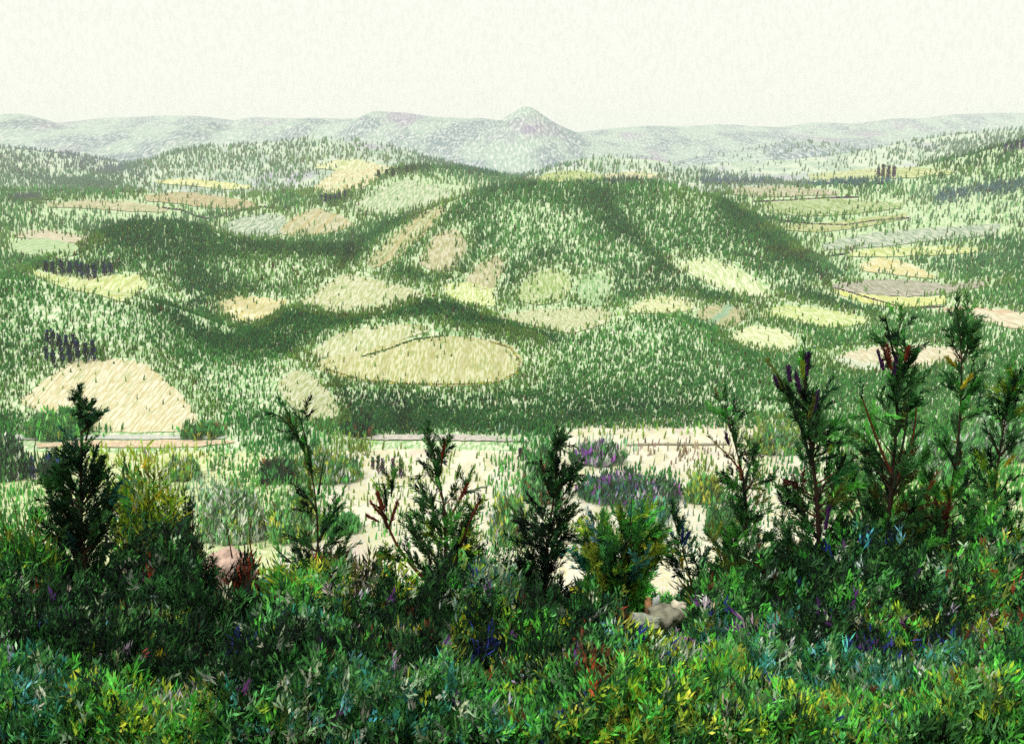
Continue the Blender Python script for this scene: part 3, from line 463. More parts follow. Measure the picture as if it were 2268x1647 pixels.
def conifer(label, d, trunk, profile, pal, nbr=60, r0=.035, elev=(25, 60), limbs=(), buds=(), dens=1.0, name='young_pine', cat='tree', group=None, slen=.26, droop=0):
    full = trunk[0][0] > 1560 and name == 'young_pine'; profile = [(a, b*(1.08 if full else .97)) for a, b in profile]; nbr = int(nbr*1.02) if full else nbr
    mpp = d/FPX/1.0*1.0                                            # metres per picture unit at this distance
    tr = np.array(trunk, float); tp = at(tr[:, 0], tr[:, 1], d+np.cumsum(rng.normal(0, .04, len(tr))))
    bx, by = tp[-1, 0], tp[-1, 1]; g = ground(bx, by)
    if tp[-1, 2] > g+.05: tp = np.vstack([tp, [bx+rng.normal(0, .04), by, g-.1]])
    root = empty(name, (tp[-1, 0], tp[-1, 1], float(ground(tp[-1, 0], tp[-1, 1]))), label, cat, group)
    tc_ = curve(tp, 18); hh = np.linspace(0, 1, 18); mt = MB(); mt.tube(tc_, r0*(.16+.84*hh), BARK*1.0, 7)
    zt = tc_[::-1, 2]; 
    def on_trunk(z): return np.stack([np.interp(z, zt, tc_[::-1, k]) for k in (0, 1)]+[z], -1)
    pr = np.array(profile, float); yy = np.linspace(pr[0, 0], pr[-1, 0], 200); hw = np.interp(yy, pr[:, 0], pr[:, 1])
    w = hw+8; ys = rng.choice(yy, nbr, p=w/w.sum()); hws = np.interp(ys, pr[:, 0], pr[:, 1])*mpp
    zz = at(np.full(nbr, tr[0, 0]), ys, d)[:, 2]; az = rng.uniform(0, 2*pi, nbr); el = np.radians(rng.uniform(*elev, nbr))
    reach = hws*rng.uniform(.55, 1.08, nbr); rise = reach*np.tan(el)
    B = on_trunk(np.clip(zz-rise, g+.05, zt[-1])); dirs = np.stack([np.cos(az)*reach, np.sin(az)*reach, rise*1.0], 1)
    E = B+dirs; fo = MB(); SP = []; SD = []; SC = []; bc = pick(nbr, pal, .3)
    for i in range(nbr):
        bl = np.linalg.norm(dirs[i]); mid = (B[i]+E[i])/2+np.array([0, 0, -.10*bl-droop*bl]); c = curve([B[i], mid, E[i]], 5)
        mt.tube(c, np.linspace(max(.004, r0*.3), .003, 5), BARK*(1.2 if i % 5 else 1)+(RED*.6 if i % 6 == 0 else 0), 4)
        n = max(2, int(bl/.10*dens)); q = np.concatenate([[1.0], rng.uniform(.25, 1, n)]); SP.append(np.stack([np.interp(q, np.linspace(0, 1, 5), c[:, k]) for k in range(3)], 1))
        SD.append(unit(dirs[i])[None]*1.0+rng.normal(0, .5, (n+1, 3))+np.array([0, 0, .45])); SC.append(np.repeat(bc[i:i+1], n+1, 0))
    # leader
    n = 16; q = rng.uniform(0, .25, n); SP.append(np.stack([np.interp(q, hh, tc_[:, k]) for k in range(3)], 1)); SD.append(rng.normal(0, .3, (n, 3))+np.array([0, 0, 1.0]))
    SP.append(tc_[:1]); SD.append(np.array([[0, 0, 1.0]]))
    for (path, kind, leafy, wdt) in limbs:
        p_ = np.array(path, float); n_ = len(p_); off = np.linspace(0, rng.normal(0, .5), n_)[::-1]; c = curve(at(p_[:, 0], p_[:, 1], d+off), 8)
        lm = MB(); lm.tube(c, np.linspace(wdt*.6, wdt*1.5, 8), RED if kind == 'red' else BARKG if kind == 'green' else BARK, 6); lm.build('branch', M_BARK, root, True)
        if leafy:
            m = int(leafy); q = rng.uniform(0, .8, m); SP.append(np.stack([np.interp(q, np.linspace(0, 1, 8), c[:, k]) for k in range(3)], 1)); SD.append(unit(c[0]-c[-1])[None]+rng.normal(0, .5, (m, 3)))
    SP = np.concatenate(SP); SD = np.concatenate(SD); SC = np.concatenate(SC); col = np.concatenate([SC, pick(len(SP)-len(SC), pal)])*np.exp(rng.normal(0, .22, (len(SP), 1)))
    shoots(fo, SP, SD, rng.uniform(.55, 1.15, len(SP))*slen, slen*.36, 40, col, .0062)
    mt.build('trunk', M_BARK, root, True); fo.build('crown', M_LEAF, root)
    for (xa, ya, xb, yb, c, wd_) in buds:
        bm = MB(); dd = d+rng.normal(0, .1)-.15; p0, p1 = at(xb, yb, dd), at(xa, ya, dd); f = np.linspace(0, 1, 6)
        bm.tube(p0+(p1-p0)*f[:, None], wd_*mpp*np.array([.3, .4, .4, .35, .25, .05]), PK[c]*.4, 6)
        nb = 90; bm.blades(p0+(p1-p0)*rng.uniform(0, .85, (nb, 1))+rng.normal(0, wd_*mpp*.22, (nb, 3)), (p1-p0)/np.linalg.norm(p1-p0)+rng.normal(0, .22, (nb, 3)), .075, .006, PK[c]*(.38 if c == 'purple' else .6)*np.exp(rng.normal(0, .35, (nb, 1))))
        bm.build('bud', M_LEAF, root)
    return root
SPRUCE = dict(black=3, dark=6, green=4, mid=.6, teal=.6)
PINE = dict(dark=3.4, green=5, mid=4.5, black=.9, olive=1, bright=2.6, brown=.5)
PINEY = dict(dark=3, green=4, mid=3, lime=1.8, black=1, yellow=.5, bright=2)
conifer('tall dense dark spruce standing in front of the straw yellow mound field', 15.5, [(176, 880), (182, 930), (180, 1000), (178, 1150), (180, 1300), (180, 1440)], [(905, 14), (940, 34), (975, 30), (1000, 46), (1060, 70), (1120, 85), (1200, 108), (1300, 130), (1400, 130)], SPRUCE, nbr=185, r0=.05, elev=(30, 60), dens=1.3, name='spruce_tree', slen=.24, limbs=[([(172, 874), (182, 940)], 'green', 14, .012), ([(190, 895), (188, 950)], 'green', 14, .012), ([(205, 915), (190, 975)], 'green', 14, .012)])
conifer('sparse sapling with a bare forked leader, near the pinkish earth mound', 15, [(640, 945), (672, 985), (690, 1040), (700, 1100), (705, 1200), (702, 1440)], [(1085, 20), (1110, 45), (1150, 22), (1200, 60), (1260, 75), (1350, 80)], PINE, nbr=42, r0=.028, limbs=[([(618, 920), (645, 945), (672, 988)], 'green', 3, .014), ([(630, 902), (642, 930), (652, 952)], 'green', 2, .010), ([(662, 918), (672, 950), (690, 1034)], 'green', 2, .012), ([(674, 910), (682, 930)], 'green', 6, .01), ([(718, 1008), (712, 1050), (704, 1094)], 'green', 0, .012), ([(655, 965), (680, 985)], 'green', 6, .01), ([(668, 1085), (685, 1105), (700, 1130)], 'green', 22, .016), ([(745, 1120), (725, 1160), (706, 1200)], 'green', 16, .014), ([(628, 1180), (655, 1190), (700, 1220)], 'brown', 3, .012), ([(605, 1210), (640, 1240), (690, 1290)], 'green', 3, .013)])
conifer('broad leafy pine with a red twigged side branch, mid valley behind', 14, [(948, 975), (955, 1000), (968, 1040), (982, 1100), (988, 1200), (982, 1300), (972, 1440)], [(985, 8), (1020, 22), (1070, 40), (1110, 62), (1160, 70), (1200, 92), (1260, 100), (1330, 110)], PINEY, nbr=62, r0=.034, limbs=[([(987, 978), (980, 1010), (974, 1050)], 'red', 10, .010), ([(1036, 1072), (1020, 1100), (1000, 1140)], 'red', 8, .011), ([(1064, 1108), (1040, 1150), (1026, 1190), (1000, 1270)], 'red', 8, .013), ([(832, 1090), (852, 1140), (866, 1200), (900, 1245), (945, 1285), (975, 1320)], 'red', 0, .02), ([(820, 1112), (842, 1124), (858, 1150)], 'red', 0, .011), ([(880, 1108), (868, 1140), (862, 1168)], 'red', 0, .011), ([(900, 1168), (925, 1190), (960, 1230)], 'brown', 3, .012), ([(838, 1070), (848, 1098), (856, 1130)], 'green', 6, .01), ([(868, 1068), (866, 1100)], 'green', 6, .008), ([(845, 1220), (880, 1240), (900, 1255)], 'green', 16, .01), ([(960, 1050), (975, 1090), (988, 1140)], 'red', 0, .008)], buds=[(1035, 1182, 1026, 1240, 'purple', 7), (818, 1110, 850, 1146, 'red', 6), (834, 1086, 852, 1132, 'red', 7), (882, 1104, 866, 1156, 'red', 6), (850, 1072, 856, 1120, 'dark', 7), (840, 1120, 858, 1170, 'brown', 8), (868, 1066, 868, 1092, 'dark', 5), (900, 1164, 930, 1200, 'brown', 6), (1064, 1104, 1042, 1150, 'red', 6), (1036, 1068, 1020, 1106, 'red', 5), (986, 975, 978, 1016, 'red', 5), (812, 1140, 840, 1156, 'red', 5)])
conifer('narrow blackish pine with short upright shoots, left of a bright green sapling', 15.5, [(1232, 988), (1236, 1030), (1226, 1100), (1212, 1200), (1206, 1300), (1200, 1440)], [(1010, 22), (1050, 46), (1080, 50), (1110, 42), (1150, 68), (1200, 82), (1260, 84), (1340, 92)], dict(black=4, dark=5, green=2, mid=1.6), nbr=74, r0=.036, limbs=[([(1196, 1000), (1202, 1040), (1215, 1090)], 'red', 5, .01), ([(1272, 1045), (1250, 1062), (1228, 1100)], 'green', 22, .012), ([(1150, 1140), (1180, 1165), (1208, 1205)], 'green', 16, .013), ([(1256, 1140), (1236, 1160), (1214, 1200)], 'green', 14, .012), ([(1240, 975), (1240, 1010)], 'green', 22, .01)])
conifer('slim pine with a reddish stem and tufted tip, left of the purple budded pine', 16.5, [(1604, 886), (1614, 930), (1622, 975), (1640, 1025), (1655, 1090), (1650, 1200), (1645, 1440)], [(900, 18), (930, 22), (965, 12), (985, 30), (1020, 16), (1060, 60), (1090, 40), (1160, 72), (1230, 95), (1340, 100)], PINE, nbr=70, r0=.034, limbs=[([(1588, 986), (1615, 1010), (1645, 1050)], 'red', 3, .013), ([(1672, 1000), (1660, 1030), (1650, 1062)], 'green', 16, .012), ([(1590, 880), (1606, 920), (1618, 955)], 'green', 12, .012), ([(1640, 1000), (1636, 1030), (1640, 1060)], 'red', 2, .016), ([(1598, 1060), (1628, 1066), (1650, 1090)], 'green', 10, .012)], buds=[(1606, 958, 1614, 985, 'purple', 7)])
conifer('large pine tipped with dark purple buds, right of the slim reddish pine', 12.5, [(1778, 800), (1780, 870), (1792, 950), (1798, 1000), (1806, 1080), (1814, 1160), (1812, 1300), (1806, 1500)], [(850, 16), (880, 44), (930, 52), (980, 46), (1010, 30), (1060, 72), (1120, 64), (1180, 92), (1260, 120), (1400, 140)], dict(dark=4, green=5, mid=4, black=1.4, olive=1, bright=2.2, brown=.6), nbr=118, r0=.048, limbs=[([(1732, 850), (1750, 890), (1780, 960), (1796, 1030)], 'green', 10, .014), ([(1722, 830), (1735, 860), (1756, 905)], 'green', 6, .012), ([(1818, 900), (1806, 950), (1798, 1000)], 'green', 10, .014), ([(1740, 1085), (1775, 1130), (1808, 1190)], 'green', 12, .016), ([(1870, 1120), (1840, 1170), (1814, 1220)], 'green', 12, .016)], buds=[(1790, 778, 1786, 832, 'purple', 9), (1716, 832, 1726, 862, 'purple', 8), (1745, 812, 1750, 846, 'purple', 9), (1762, 824, 1770, 866, 'purple', 8), (1812, 862, 1796, 930, 'purple', 10), (1776, 800, 1778, 840, 'lime', 8), (1804, 880, 1790, 930, 'olive', 8), (1838, 1118, 1826, 1172, 'purple', 9)])
conifer('tall open pine with orange brown shoots below its tip', 13.5, [(1992, 715), (1984, 760), (1980, 830), (1992, 900), (1985, 960), (1975, 1040), (1968, 1130), (1962, 1250), (1960, 1440)], [(740, 14), (770, 38), (830, 46), (880, 40), (930, 60), (1000, 62), (1060, 74), (1120, 60), (1200, 80), (1330, 100)], PINE, nbr=86, r0=.042, limbs=[([(1908, 878), (1922, 920), (1945, 985), (1972, 1045)], 'red', 3, .014), ([(1876, 946), (1910, 968), (1945, 1000), (1968, 1050)], 'green', 14, .016), ([(1960, 700), (1968, 740), (1980, 790)], 'green', 2, .01), ([(2010, 770), (2000, 820), (1990, 880)], 'green', 24, .014), ([(2028, 880), (2030, 930), (2018, 990), (1985, 1060)], 'red', 4, .014), ([(2012, 868), (2010, 930), (1996, 1000), (1978, 1080)], 'green', 6, .014), ([(2040, 1110), (2010, 1130), (1970, 1180)], 'green', 8, .014)], buds=[(1954, 765, 1970, 815, 'brown', 8), (1943, 778, 1956, 820, 'purple', 9), (1964, 758, 1974, 820, 'red', 5), (2012, 768, 2004, 800, 'red', 7), (1984, 790, 1980, 830, 'purple', 7)])
conifer('tallest thin pine with yellow shoots partway down, near the frame edge', 14, [(2118, 692), (2130, 745), (2132, 800), (2128, 850), (2126, 920), (2122, 1000), (2108, 1080), (2090, 1160), (2080, 1440)], [(720, 12), (750, 30), (790, 26), (820, 18), (860, 12), (880, 34), (930, 28), (980, 40), (1050, 66), (1120, 90), (1250, 120), (1350, 120)], dict(dark=2.4, green=4, mid=4, lime=1.2, black=.7, bright=2.6, brown=.4), nbr=74, r0=.036, limbs=[([(2142, 690), (2138, 720), (2132, 752)], 'green', 12, .01), ([(2112, 695), (2118, 725), (2128, 760)], 'green', 12, .01), ([(2152, 735), (2144, 765), (2132, 800)], 'green', 22, .01), ([(2178, 840), (2155, 860), (2126, 890)], 'green', 12, .01), ([(2090, 985), (2105, 1015), (2122, 1050)], 'green', 10, .012)], buds=[(2094, 790, 2116, 812, 'yellow', 8), (2152, 830, 2128, 862, 'yellow', 7), (2126, 1000, 2122, 1030, 'red', 5)])
conifer('short pine sapling with a crooked stem at the frame edge', 14.5, [(2240, 832), (2226, 900), (2222, 960), (2212, 1020), (2196, 1090), (2200, 1200), (2205, 1440)], [(850, 16), (890, 26), (940, 18), (980, 34), (1040, 30), (1100, 48), (1180, 70), (1300, 90)], PINEY, nbr=50, r0=.03, limbs=[([(2252, 835), (2240, 870), (2228, 910)], 'green', 22, .012), ([(2190, 958), (2202, 985), (2214, 1008)], 'brown', 4, .014), ([(2240, 970), (2230, 990), (2214, 1010)], 'brown', 4, .013), ([(2238, 1050), (2220, 1085), (2196, 1115)], 'brown', 2, .012)], buds=[(2244, 1010, 2222, 1034, 'yellow', 7)])
conifer('leaning bare brown twig with blue needles, right of a bright green sapling', 14.5, [(1487, 1138), (1500, 1175), (1512, 1215), (1526, 1270), (1538, 1340), (1545, 1440)], [(1200, 12), (1225, 34), (1270, 45), (1330, 50)], dict(dark=3, green=4, teal=1.5, yellow=.4), nbr=16, r0=.022, elev=(10, 40), name='bare_twig_sapling', limbs=[([(1530, 1225), (1548, 1255), (1545, 1300)], 'green', 10, .01)], buds=[(1512, 1165, 1510, 1205, 'blue', 4), (1526, 1178, 1512, 1212, 'blue', 5), (1564, 1330, 1550, 1375, 'blue', 4), (1508, 1235, 1512, 1262, 'yellow', 6)])
conifer('bent brown sapling arching over between the two largest pines', 13.5, [(1836, 1014), (1862, 1036), (1886, 1066), (1905, 1105), (1918, 1150), (1915, 1250), (1905, 1440)], [(1130, 20), (1180, 50), (1250, 66), (1340, 80)], PINEY, nbr=34, r0=.026, name='bent_sapling', limbs=[([(1858, 1060), (1866, 1100), (1885, 1135), (1912, 1165)], 'red', 2, .014), ([(1890, 1045), (1896, 1075), (1910, 1120)], 'brown', 2, .012)])

conifer('bright lime green leafy sapling with spreading arms, beside the bare brown twig', 14, [(1372, 1150), (1376, 1190), (1378, 1240), (1372, 1300), (1366, 1440)], [(1165, 80), (1190, 100), (1230, 100), (1280, 84), (1340, 74), (1400, 60)], dict(bright=6, lime=3.5, mid=2, green=2, dark=1.4, yellow=.8, teal=.8, sky=.3), nbr=100, r0=.03, elev=(35, 70), name='leafy_sapling', slen=.26, dens=1.3, limbs=[([(1308, 1150), (1322, 1185), (1350, 1240)], 'green', 16, .012), ([(1474, 1162), (1440, 1182), (1390, 1230)], 'green', 20, .012), ([(1482, 1200), (1440, 1226), (1390, 1270)], 'green', 14, .013), ([(1398, 1112), (1396, 1160), (1384, 1210)], 'green', 6, .011), ([(1430, 1140), (1416, 1180), (1386, 1230)], 'green', 14, .01)])

# ------------------------------------------------------------------ shrubs of the foreground
def shrub(label, x, ytop, hw, d, pal, name='shrub', n=60, style='leaf', twigs=(), group=None, cat='shrub', up=.9, lsz=1.0):
    mpp = d/FPX; hw *= 1.2; ytop -= 22 if ytop > 1300 else 0; top = at(x, ytop, d); g = float(ground(top[0], d)); H = max(.6, top[2]-g); Rr = hw*mpp; n = int(n*1.35); pal = dict(pal); lsz = lsz*d/11.5
    root = empty(name, (top[0], d, g), label, cat, group); st = MB(); fo = MB(); SP = []; SD = []
    for i in range(n):
        a = rng.uniform(0, 2*pi); q = np.sqrt(rng.uniform(.02, 1)); hgt = H*rng.uniform(.55, 1.02)*(1-.25*q*q); o = np.array([cos(a), sin(a), 0])*Rr*q
        b0 = root.location; b = np.array([b0[0], b0[1], g-.03]); e = b+o+np.array([0, 0, hgt]); c = curve([b+o*.12, b+o*.55+np.array([0, 0, hgt*.45]), e], 5)
        st.tube(c, np.linspace(.012, .004, 5), BARK*1.3 if i % 3 else RED*.7, 4)
        m = 16; qq = rng.uniform(.12, 1, m); SP.append(np.stack([np.interp(qq, np.linspace(0, 1, 5), c[:, k]) for k in range(3)], 1)); SD.append(rng.normal(0, .38, (m, 3))+np.array([0, 0, up])+unit(o+1e-6)[None]*.25)
    SP = np.concatenate(SP); SD = np.concatenate(SD); col = np.clip(pick(len(SP), pal, .22)*1.25, 0, .9)
    if style == 'leaf':
        k = 4; fo.blades(np.repeat(SP, k, 0)+rng.normal(0, .06, (len(SP)*k, 3)), np.repeat(SD, k, 0)+rng.normal(0, .3, (len(SP)*k, 3)), rng.uniform(.09, .2, len(SP)*k)*lsz, rng.uniform(.008, .016, len(SP)*k)*lsz, np.repeat(col, k, 0))
    else: shoots(fo, SP, SD, .09, .09, 12, col)
    st.build('stem', M_BARK, root, True); fo.build('foliage', M_LEAF, root)
    for (path, kind, wdt) in twigs:
        p_ = np.array(path, float); c = curve(at(p_[:, 0], p_[:, 1], d-.2+np.linspace(0, .2, len(p_))), 7); lm = MB(); lm.tube(c, np.linspace(wdt*.35, wdt, 7), {'red': RED, 'brown': BARK, 'blue': PK['blue'], 'green': BARKG}[kind], 6); lm.build('twig', M_BARK, root, True)
    return root
SHRUBS = [
    ('blackish clump of upright stems low under the dense spruce', 150, 1500, 46, 9.0, dict(black=5, dark=4, green=1.5, blue=.5), 30, 'leaf', ()),
    ('black green upright clump right of the broad yellow green one', 420, 1480, 50, 9.3, dict(black=5, dark=4, green=2), 36, 'leaf', ()),
    ('tiny teal and sky blue clump near the bottom edge under the spruce', 185, 1590, 40, 7.6, dict(teal=3, sky=3, sage=2), 30, 'leaf', ()),
    ('dark clump with navy leaves between two apple green clumps', 545, 1530, 40, 8.6, dict(black=4, dark=3, blue=1), 28, 'leaf', ()),
    ('dark pointed clump low in front of the forked sapling', 760, 1480, 46, 9.4, dict(black=4, dark=4, green=2, purple=.4), 34, 'leaf', ()),
    ('fresh lime clump at the bottom edge left of the centre', 760, 1600, 60, 7.5, dict(lime=4, bright=3, mid=2, yellow=.5), 40, 'leaf', ()),
    ('dark green clump low in front of the narrow blackish pine', 1200, 1460, 56, 9.6, dict(dark=5, black=3, green=3), 40, 'leaf', ()),
    ('yellow green narrow clump between the two centre pines', 1040, 1390, 26, 10.8, dict(lime=4, yellow=1.4, bright=2), 22, 'leaf', ()),
    ('mauve and olive clump at the bottom edge right of the centre', 1300, 1600, 56, 7.6, dict(mauve=2, olive=3, purple=.8, lime=1), 36, 'leaf', ()),
    ('pale green clump at the bottom edge below the curved black stem', 1500, 1610, 60, 7.4, dict(sage=3, pale=1.6, lime=2, mid=2), 40, 'leaf', ()),
    ('black twiggy clump low in front of the mauve grey bush', 1760, 1560, 44, 8.2, dict(black=5, brown=1.4, dark=2), 28, 'leaf', ()),
    ('apple green clump at the bottom edge right of the mauve grey bush', 1620, 1580, 60, 7.8, dict(bright=3, lime=3, green=2), 40, 'leaf', ()),
    ('dark emerald clump at the foot of the tall open pine', 1930, 1340, 56, 11.2, dict(dark=4, green=4, bright=1.6), 40, 'leaf', ()),
    ('golden green clump low near the right frame corner', 2180, 1540, 66, 8.4, dict(lime=3, olive=3, mauve=.7, bright=1), 44, 'leaf', ()),
    ('black spiky clump beside the golden green corner clump', 2110, 1480, 40, 9.4, dict(black=5, dark=3, brown=.7), 28, 'leaf', ()),
    ('yellow green bush with upright yellow tips behind the tall dense spruce', 305, 975, 66, 18, dict(lime=5, olive=3, yellow=1.5, bright=2, mid=1.5, teal=.5, pale=.6), 80, 'leaf', ()),
    ('dark columnar bush standing right of the yellow tipped bush', 396, 1048, 32, 19, dict(dark=4, black=3, green=2, teal=.6), 40, 'needle', ()),
    ('bright green bush with dark red twigs at the left frame edge', 45, 1105, 62, 14, dict(bright=4, mid=4, green=2, lime=1.4, olive=.6), 60, 'leaf', [([(0, 1130), (6, 1170), (24, 1190), (40, 1230)], 'red', .012), ([(28, 1100), (38, 1150), (44, 1200)], 'red', .008), ([(58, 1140), (52, 1180), (44, 1220)], 'red', .012), ([(84, 1140), (76, 1190), (60, 1230)], 'red', .011)]),
    ('dark leafless stump like bush beside the dense spruce', 286, 1205, 34, 13.5, dict(black=5, dark=3, purple=1, taupe=1), 16, 'leaf', [([(287, 1195), (292, 1260), (292, 1330)], 'green', .022), ([(262, 1246), (280, 1275), (292, 1310)], 'red', .007)]),
    ('purple tinged bush between the spruce and the dark columnar bush', 345, 1235, 42, 13.5, dict(mauve=2, purple=1.3, black=2, dark=2, green=1.5, taupe=1.5), 34, 'leaf', ()),
    ('tall blackish green thicket left of the pinkish earth mound', 420, 1190, 60, 13.5, dict(black=3, dark=5, green=3, teal=1), 80, 'needle', ()),
    ('maroon sprouts growing on the pinkish earth mound', 532, 1212, 34, 14.6, dict(brown=3, black=3, red=1, dark=1.5), 22, 'leaf', [([(500, 1160), (508, 1200), (514, 1235)], 'red', .012), ([(556, 1150), (550, 1190), (560, 1240)], 'red', .014)]),
    ('bright green leafy bush at the right foot of the pinkish earth mound', 640, 1250, 58, 13.5, dict(bright=4, lime=2.5, green=2, teal=1.2, yellow=.6), 44, 'leaf', ()),
    ('olive and black scraggy bush below the red twigged branch', 790, 1215, 70, 13.8, dict(olive=3, taupe=3, black=3, dark=2, mauve=.6), 50, 'leaf', [([(822, 1240), (830, 1280), (832, 1330)], 'red', .014), ([(846, 1250), (845, 1330)], 'red', .010)]),
    ('yellow green bush with a narrow crown below the broad leafy pine', 872, 1240, 40, 13.2, dict(lime=4, yellow=1.2, bright=2, mid=2, olive=1), 26, 'leaf', ()),
    ('pale teal bush leaning beside the narrow blackish pine', 1085, 1240, 60, 13, dict(teal=3, sage=3, mid=3, lime=1.5, pale=1), 44, 'leaf', [([(1062, 1200), (1058, 1240), (1052, 1300)], 'brown', .016)]),
    ('mid green bush below the slim reddish pine', 1590, 1270, 70, 14, dict(green=4, mid=3, dark=3, lime=1, olive=1.5), 50, 'leaf', ()),
    ('dark green bush with pale gaps at the foot of the slim pine', 1690, 1240, 60, 14.2, dict(dark=4, green=3, mid=2, black=2), 44, 'needle', ()),
    ('bluish green bush between the purple budded pine and the tall open pine', 1870, 1215, 66, 12.2, dict(teal=3, mid=3, bright=1.5, dark=2, sage=1, yellow=.4), 46, 'leaf', ()),
    ('vivid green loose bush behind the tallest thin pine', 2060, 1060, 84, 16, dict(bright=6, mid=4, lime=1.6, green=2, pale=.8), 130, 'leaf', ()),
    ('deep green thicket under the tall open pine', 1985, 1220, 80, 12.2, dict(green=5, dark=4, mid=2, black=1.5), 60, 'needle', ()),
    ('vivid green bush with a few red twigs near the frame edge', 2170, 1230, 86, 12.4, dict(bright=5, mid=3, green=2, lime=1.6, pale=1.2), 90, 'leaf', [([(2165, 1200), (2180, 1190), (2190, 1215)], 'red', .009), ([(2185, 1290), (2205, 1262), (2218, 1290), (2200, 1320)], 'red', .010)]),
    ('sage green bush touching the frame edge', 2245, 1170, 50, 13.2, dict(sage=3, teal=2, mid=2, pale=1.5), 36, 'leaf', ()),
    ('rust red upright sprig among green shrubs near the centre bottom', 1322, 1440, 34, 10.6, dict(red=3, brown=3, black=1, olive=.6), 16, 'leaf', [([(1318, 1430), (1316, 1480), (1305, 1540)], 'red', .012)]),
    ('smaller rust red sprig in front of the upright rust red one', 1290, 1525, 30, 9.6, dict(red=3, brown=3, yellow=.4, black=1), 12, 'leaf', [([(1280, 1510), (1292, 1560), (1300, 1600)], 'red', .011)]),
    ('dark maroon tangle of stems at the lower frame edge', 2150, 1395, 60, 10.6, dict(brown=3, black=4, dark=2, mauve=.8), 30, 'leaf', [([(2230, 1360), (2215, 1410), (2195, 1460)], 'red', .012), ([(2190, 1385), (2200, 1420)], 'red', .010), ([(2090, 1380), (2120, 1430), (2150, 1470)], 'brown', .012)]),
    ('olive yellow bush with mauve tips left of the maroon tangle', 1990, 1400, 62, 10.4, dict(olive=3.5, yellow=1.2, lime=2, mauve=.9, brown=.6), 44, 'leaf', ()),
    ('black stemmed dark bush at the foot of the purple budded pine', 1822, 1430, 48, 10.2, dict(black=5, dark=3, brown=.6, blue=.4), 44, 'leaf', ()),
    ('dark bush with a curved black stem below the pale boulders', 1400, 1490, 40, 9.8, dict(black=3, dark=4, green=2), 30, 'leaf', [([(1395, 1490), (1392, 1540), (1410, 1585), (1435, 1610)], 'green', .022)]),
    ('ink blue low plant at the bottom edge below the olive bush', 1935, 1585, 66, 8.0, dict(blue=2.4, black=3, purple=.6, dark=3, green=1.5), 34, 'leaf', ()),
    ('dark blackish bush standing above the ink blue plant', 2075, 1560, 46, 8.1, dict(black=5, brown=1, blue=1.4), 30, 'leaf', ()),
    ('mauve grey bush low in the foreground below the purple budded pine', 1700, 1500, 64, 9.4, dict(mauve=3, sage=2, purple=.8, olive=1.4, green=1.5), 44, 'leaf', ()),
    ('teal blue leafy clump beside the black stemmed bush', 1600, 1440, 60, 10.2, dict(teal=3, sky=1, green=3, sage=1.5, lime=1), 44, 'leaf', ()),
    ('broad yellow green clump low in the foreground under the spruce', 300, 1470, 100, 9.4, dict(lime=3, olive=3, mid=3, sage=1.5, bright=1), 60, 'leaf', ()),
    ('dark blue tinged clump under the dense spruce', 215, 1425, 60, 10.6, dict(black=3, dark=4, blue=1.2, teal=1.5, sky=.4), 44, 'leaf', ()),
    ('golden olive clump at the left frame edge', 60, 1330, 60, 11.6, dict(olive=4, yellow=1, mauve=1, taupe=2, purple=.5), 44, 'leaf', ()),
    ('pale sage clump low at the left frame edge', 60, 1450, 56, 9.8, dict(sage=4, pale=2, teal=1.4, sky=.6), 40, 'leaf', ()),
    ('olive clump ringed with blue leaves low in the foreground', 880, 1500, 52, 9.4, dict(olive=3, lime=2, mauve=1.2, blue=.8, yellow=.6), 40, 'leaf', ()),
    ('black and blue spiky clump left of the rust red sprigs', 1080, 1455, 50, 10.0, dict(black=4, blue=1.2, dark=3), 32, 'leaf', [([(1100, 1430), (1108, 1470), (1106, 1510)], 'green', .014), ([(1125, 1432), (1114, 1470), (1118, 1515)], 'green', .014)]),
    ('grey green clump beneath the narrow blackish pine', 1130, 1370, 60, 11.4, dict(sage=3, teal=2, mid=2, taupe=1.5), 40, 'leaf', ()),
    ('deep black green clump beneath the broad leafy pine', 960, 1380, 90, 11.4, dict(black=3, dark=4, green=3, olive=.8), 60, 'leaf', ()),
    ('very dark thicket in front of the pinkish earth mound', 500, 1330, 90, 11.6, dict(black=4, dark=4, green=2, brown=.6), 66, 'leaf', ()),
    ('dark bush with teal leaves at the foot of the forked sapling', 690, 1370, 90, 11.0, dict(dark=3, black=2, green=3, teal=1, olive=1), 60, 'leaf', ()),
    ('bright apple green clump low in front, left of the olive clump', 640, 1520, 80, 8.8, dict(bright=3, lime=3, mid=3, teal=1.2, sky=.5), 50, 'leaf', ()),
]
for s in SHRUBS: shrub(s[0], s[1], s[2], s[3], s[4], s[5], n=s[6], style=s[7], twigs=s[8])

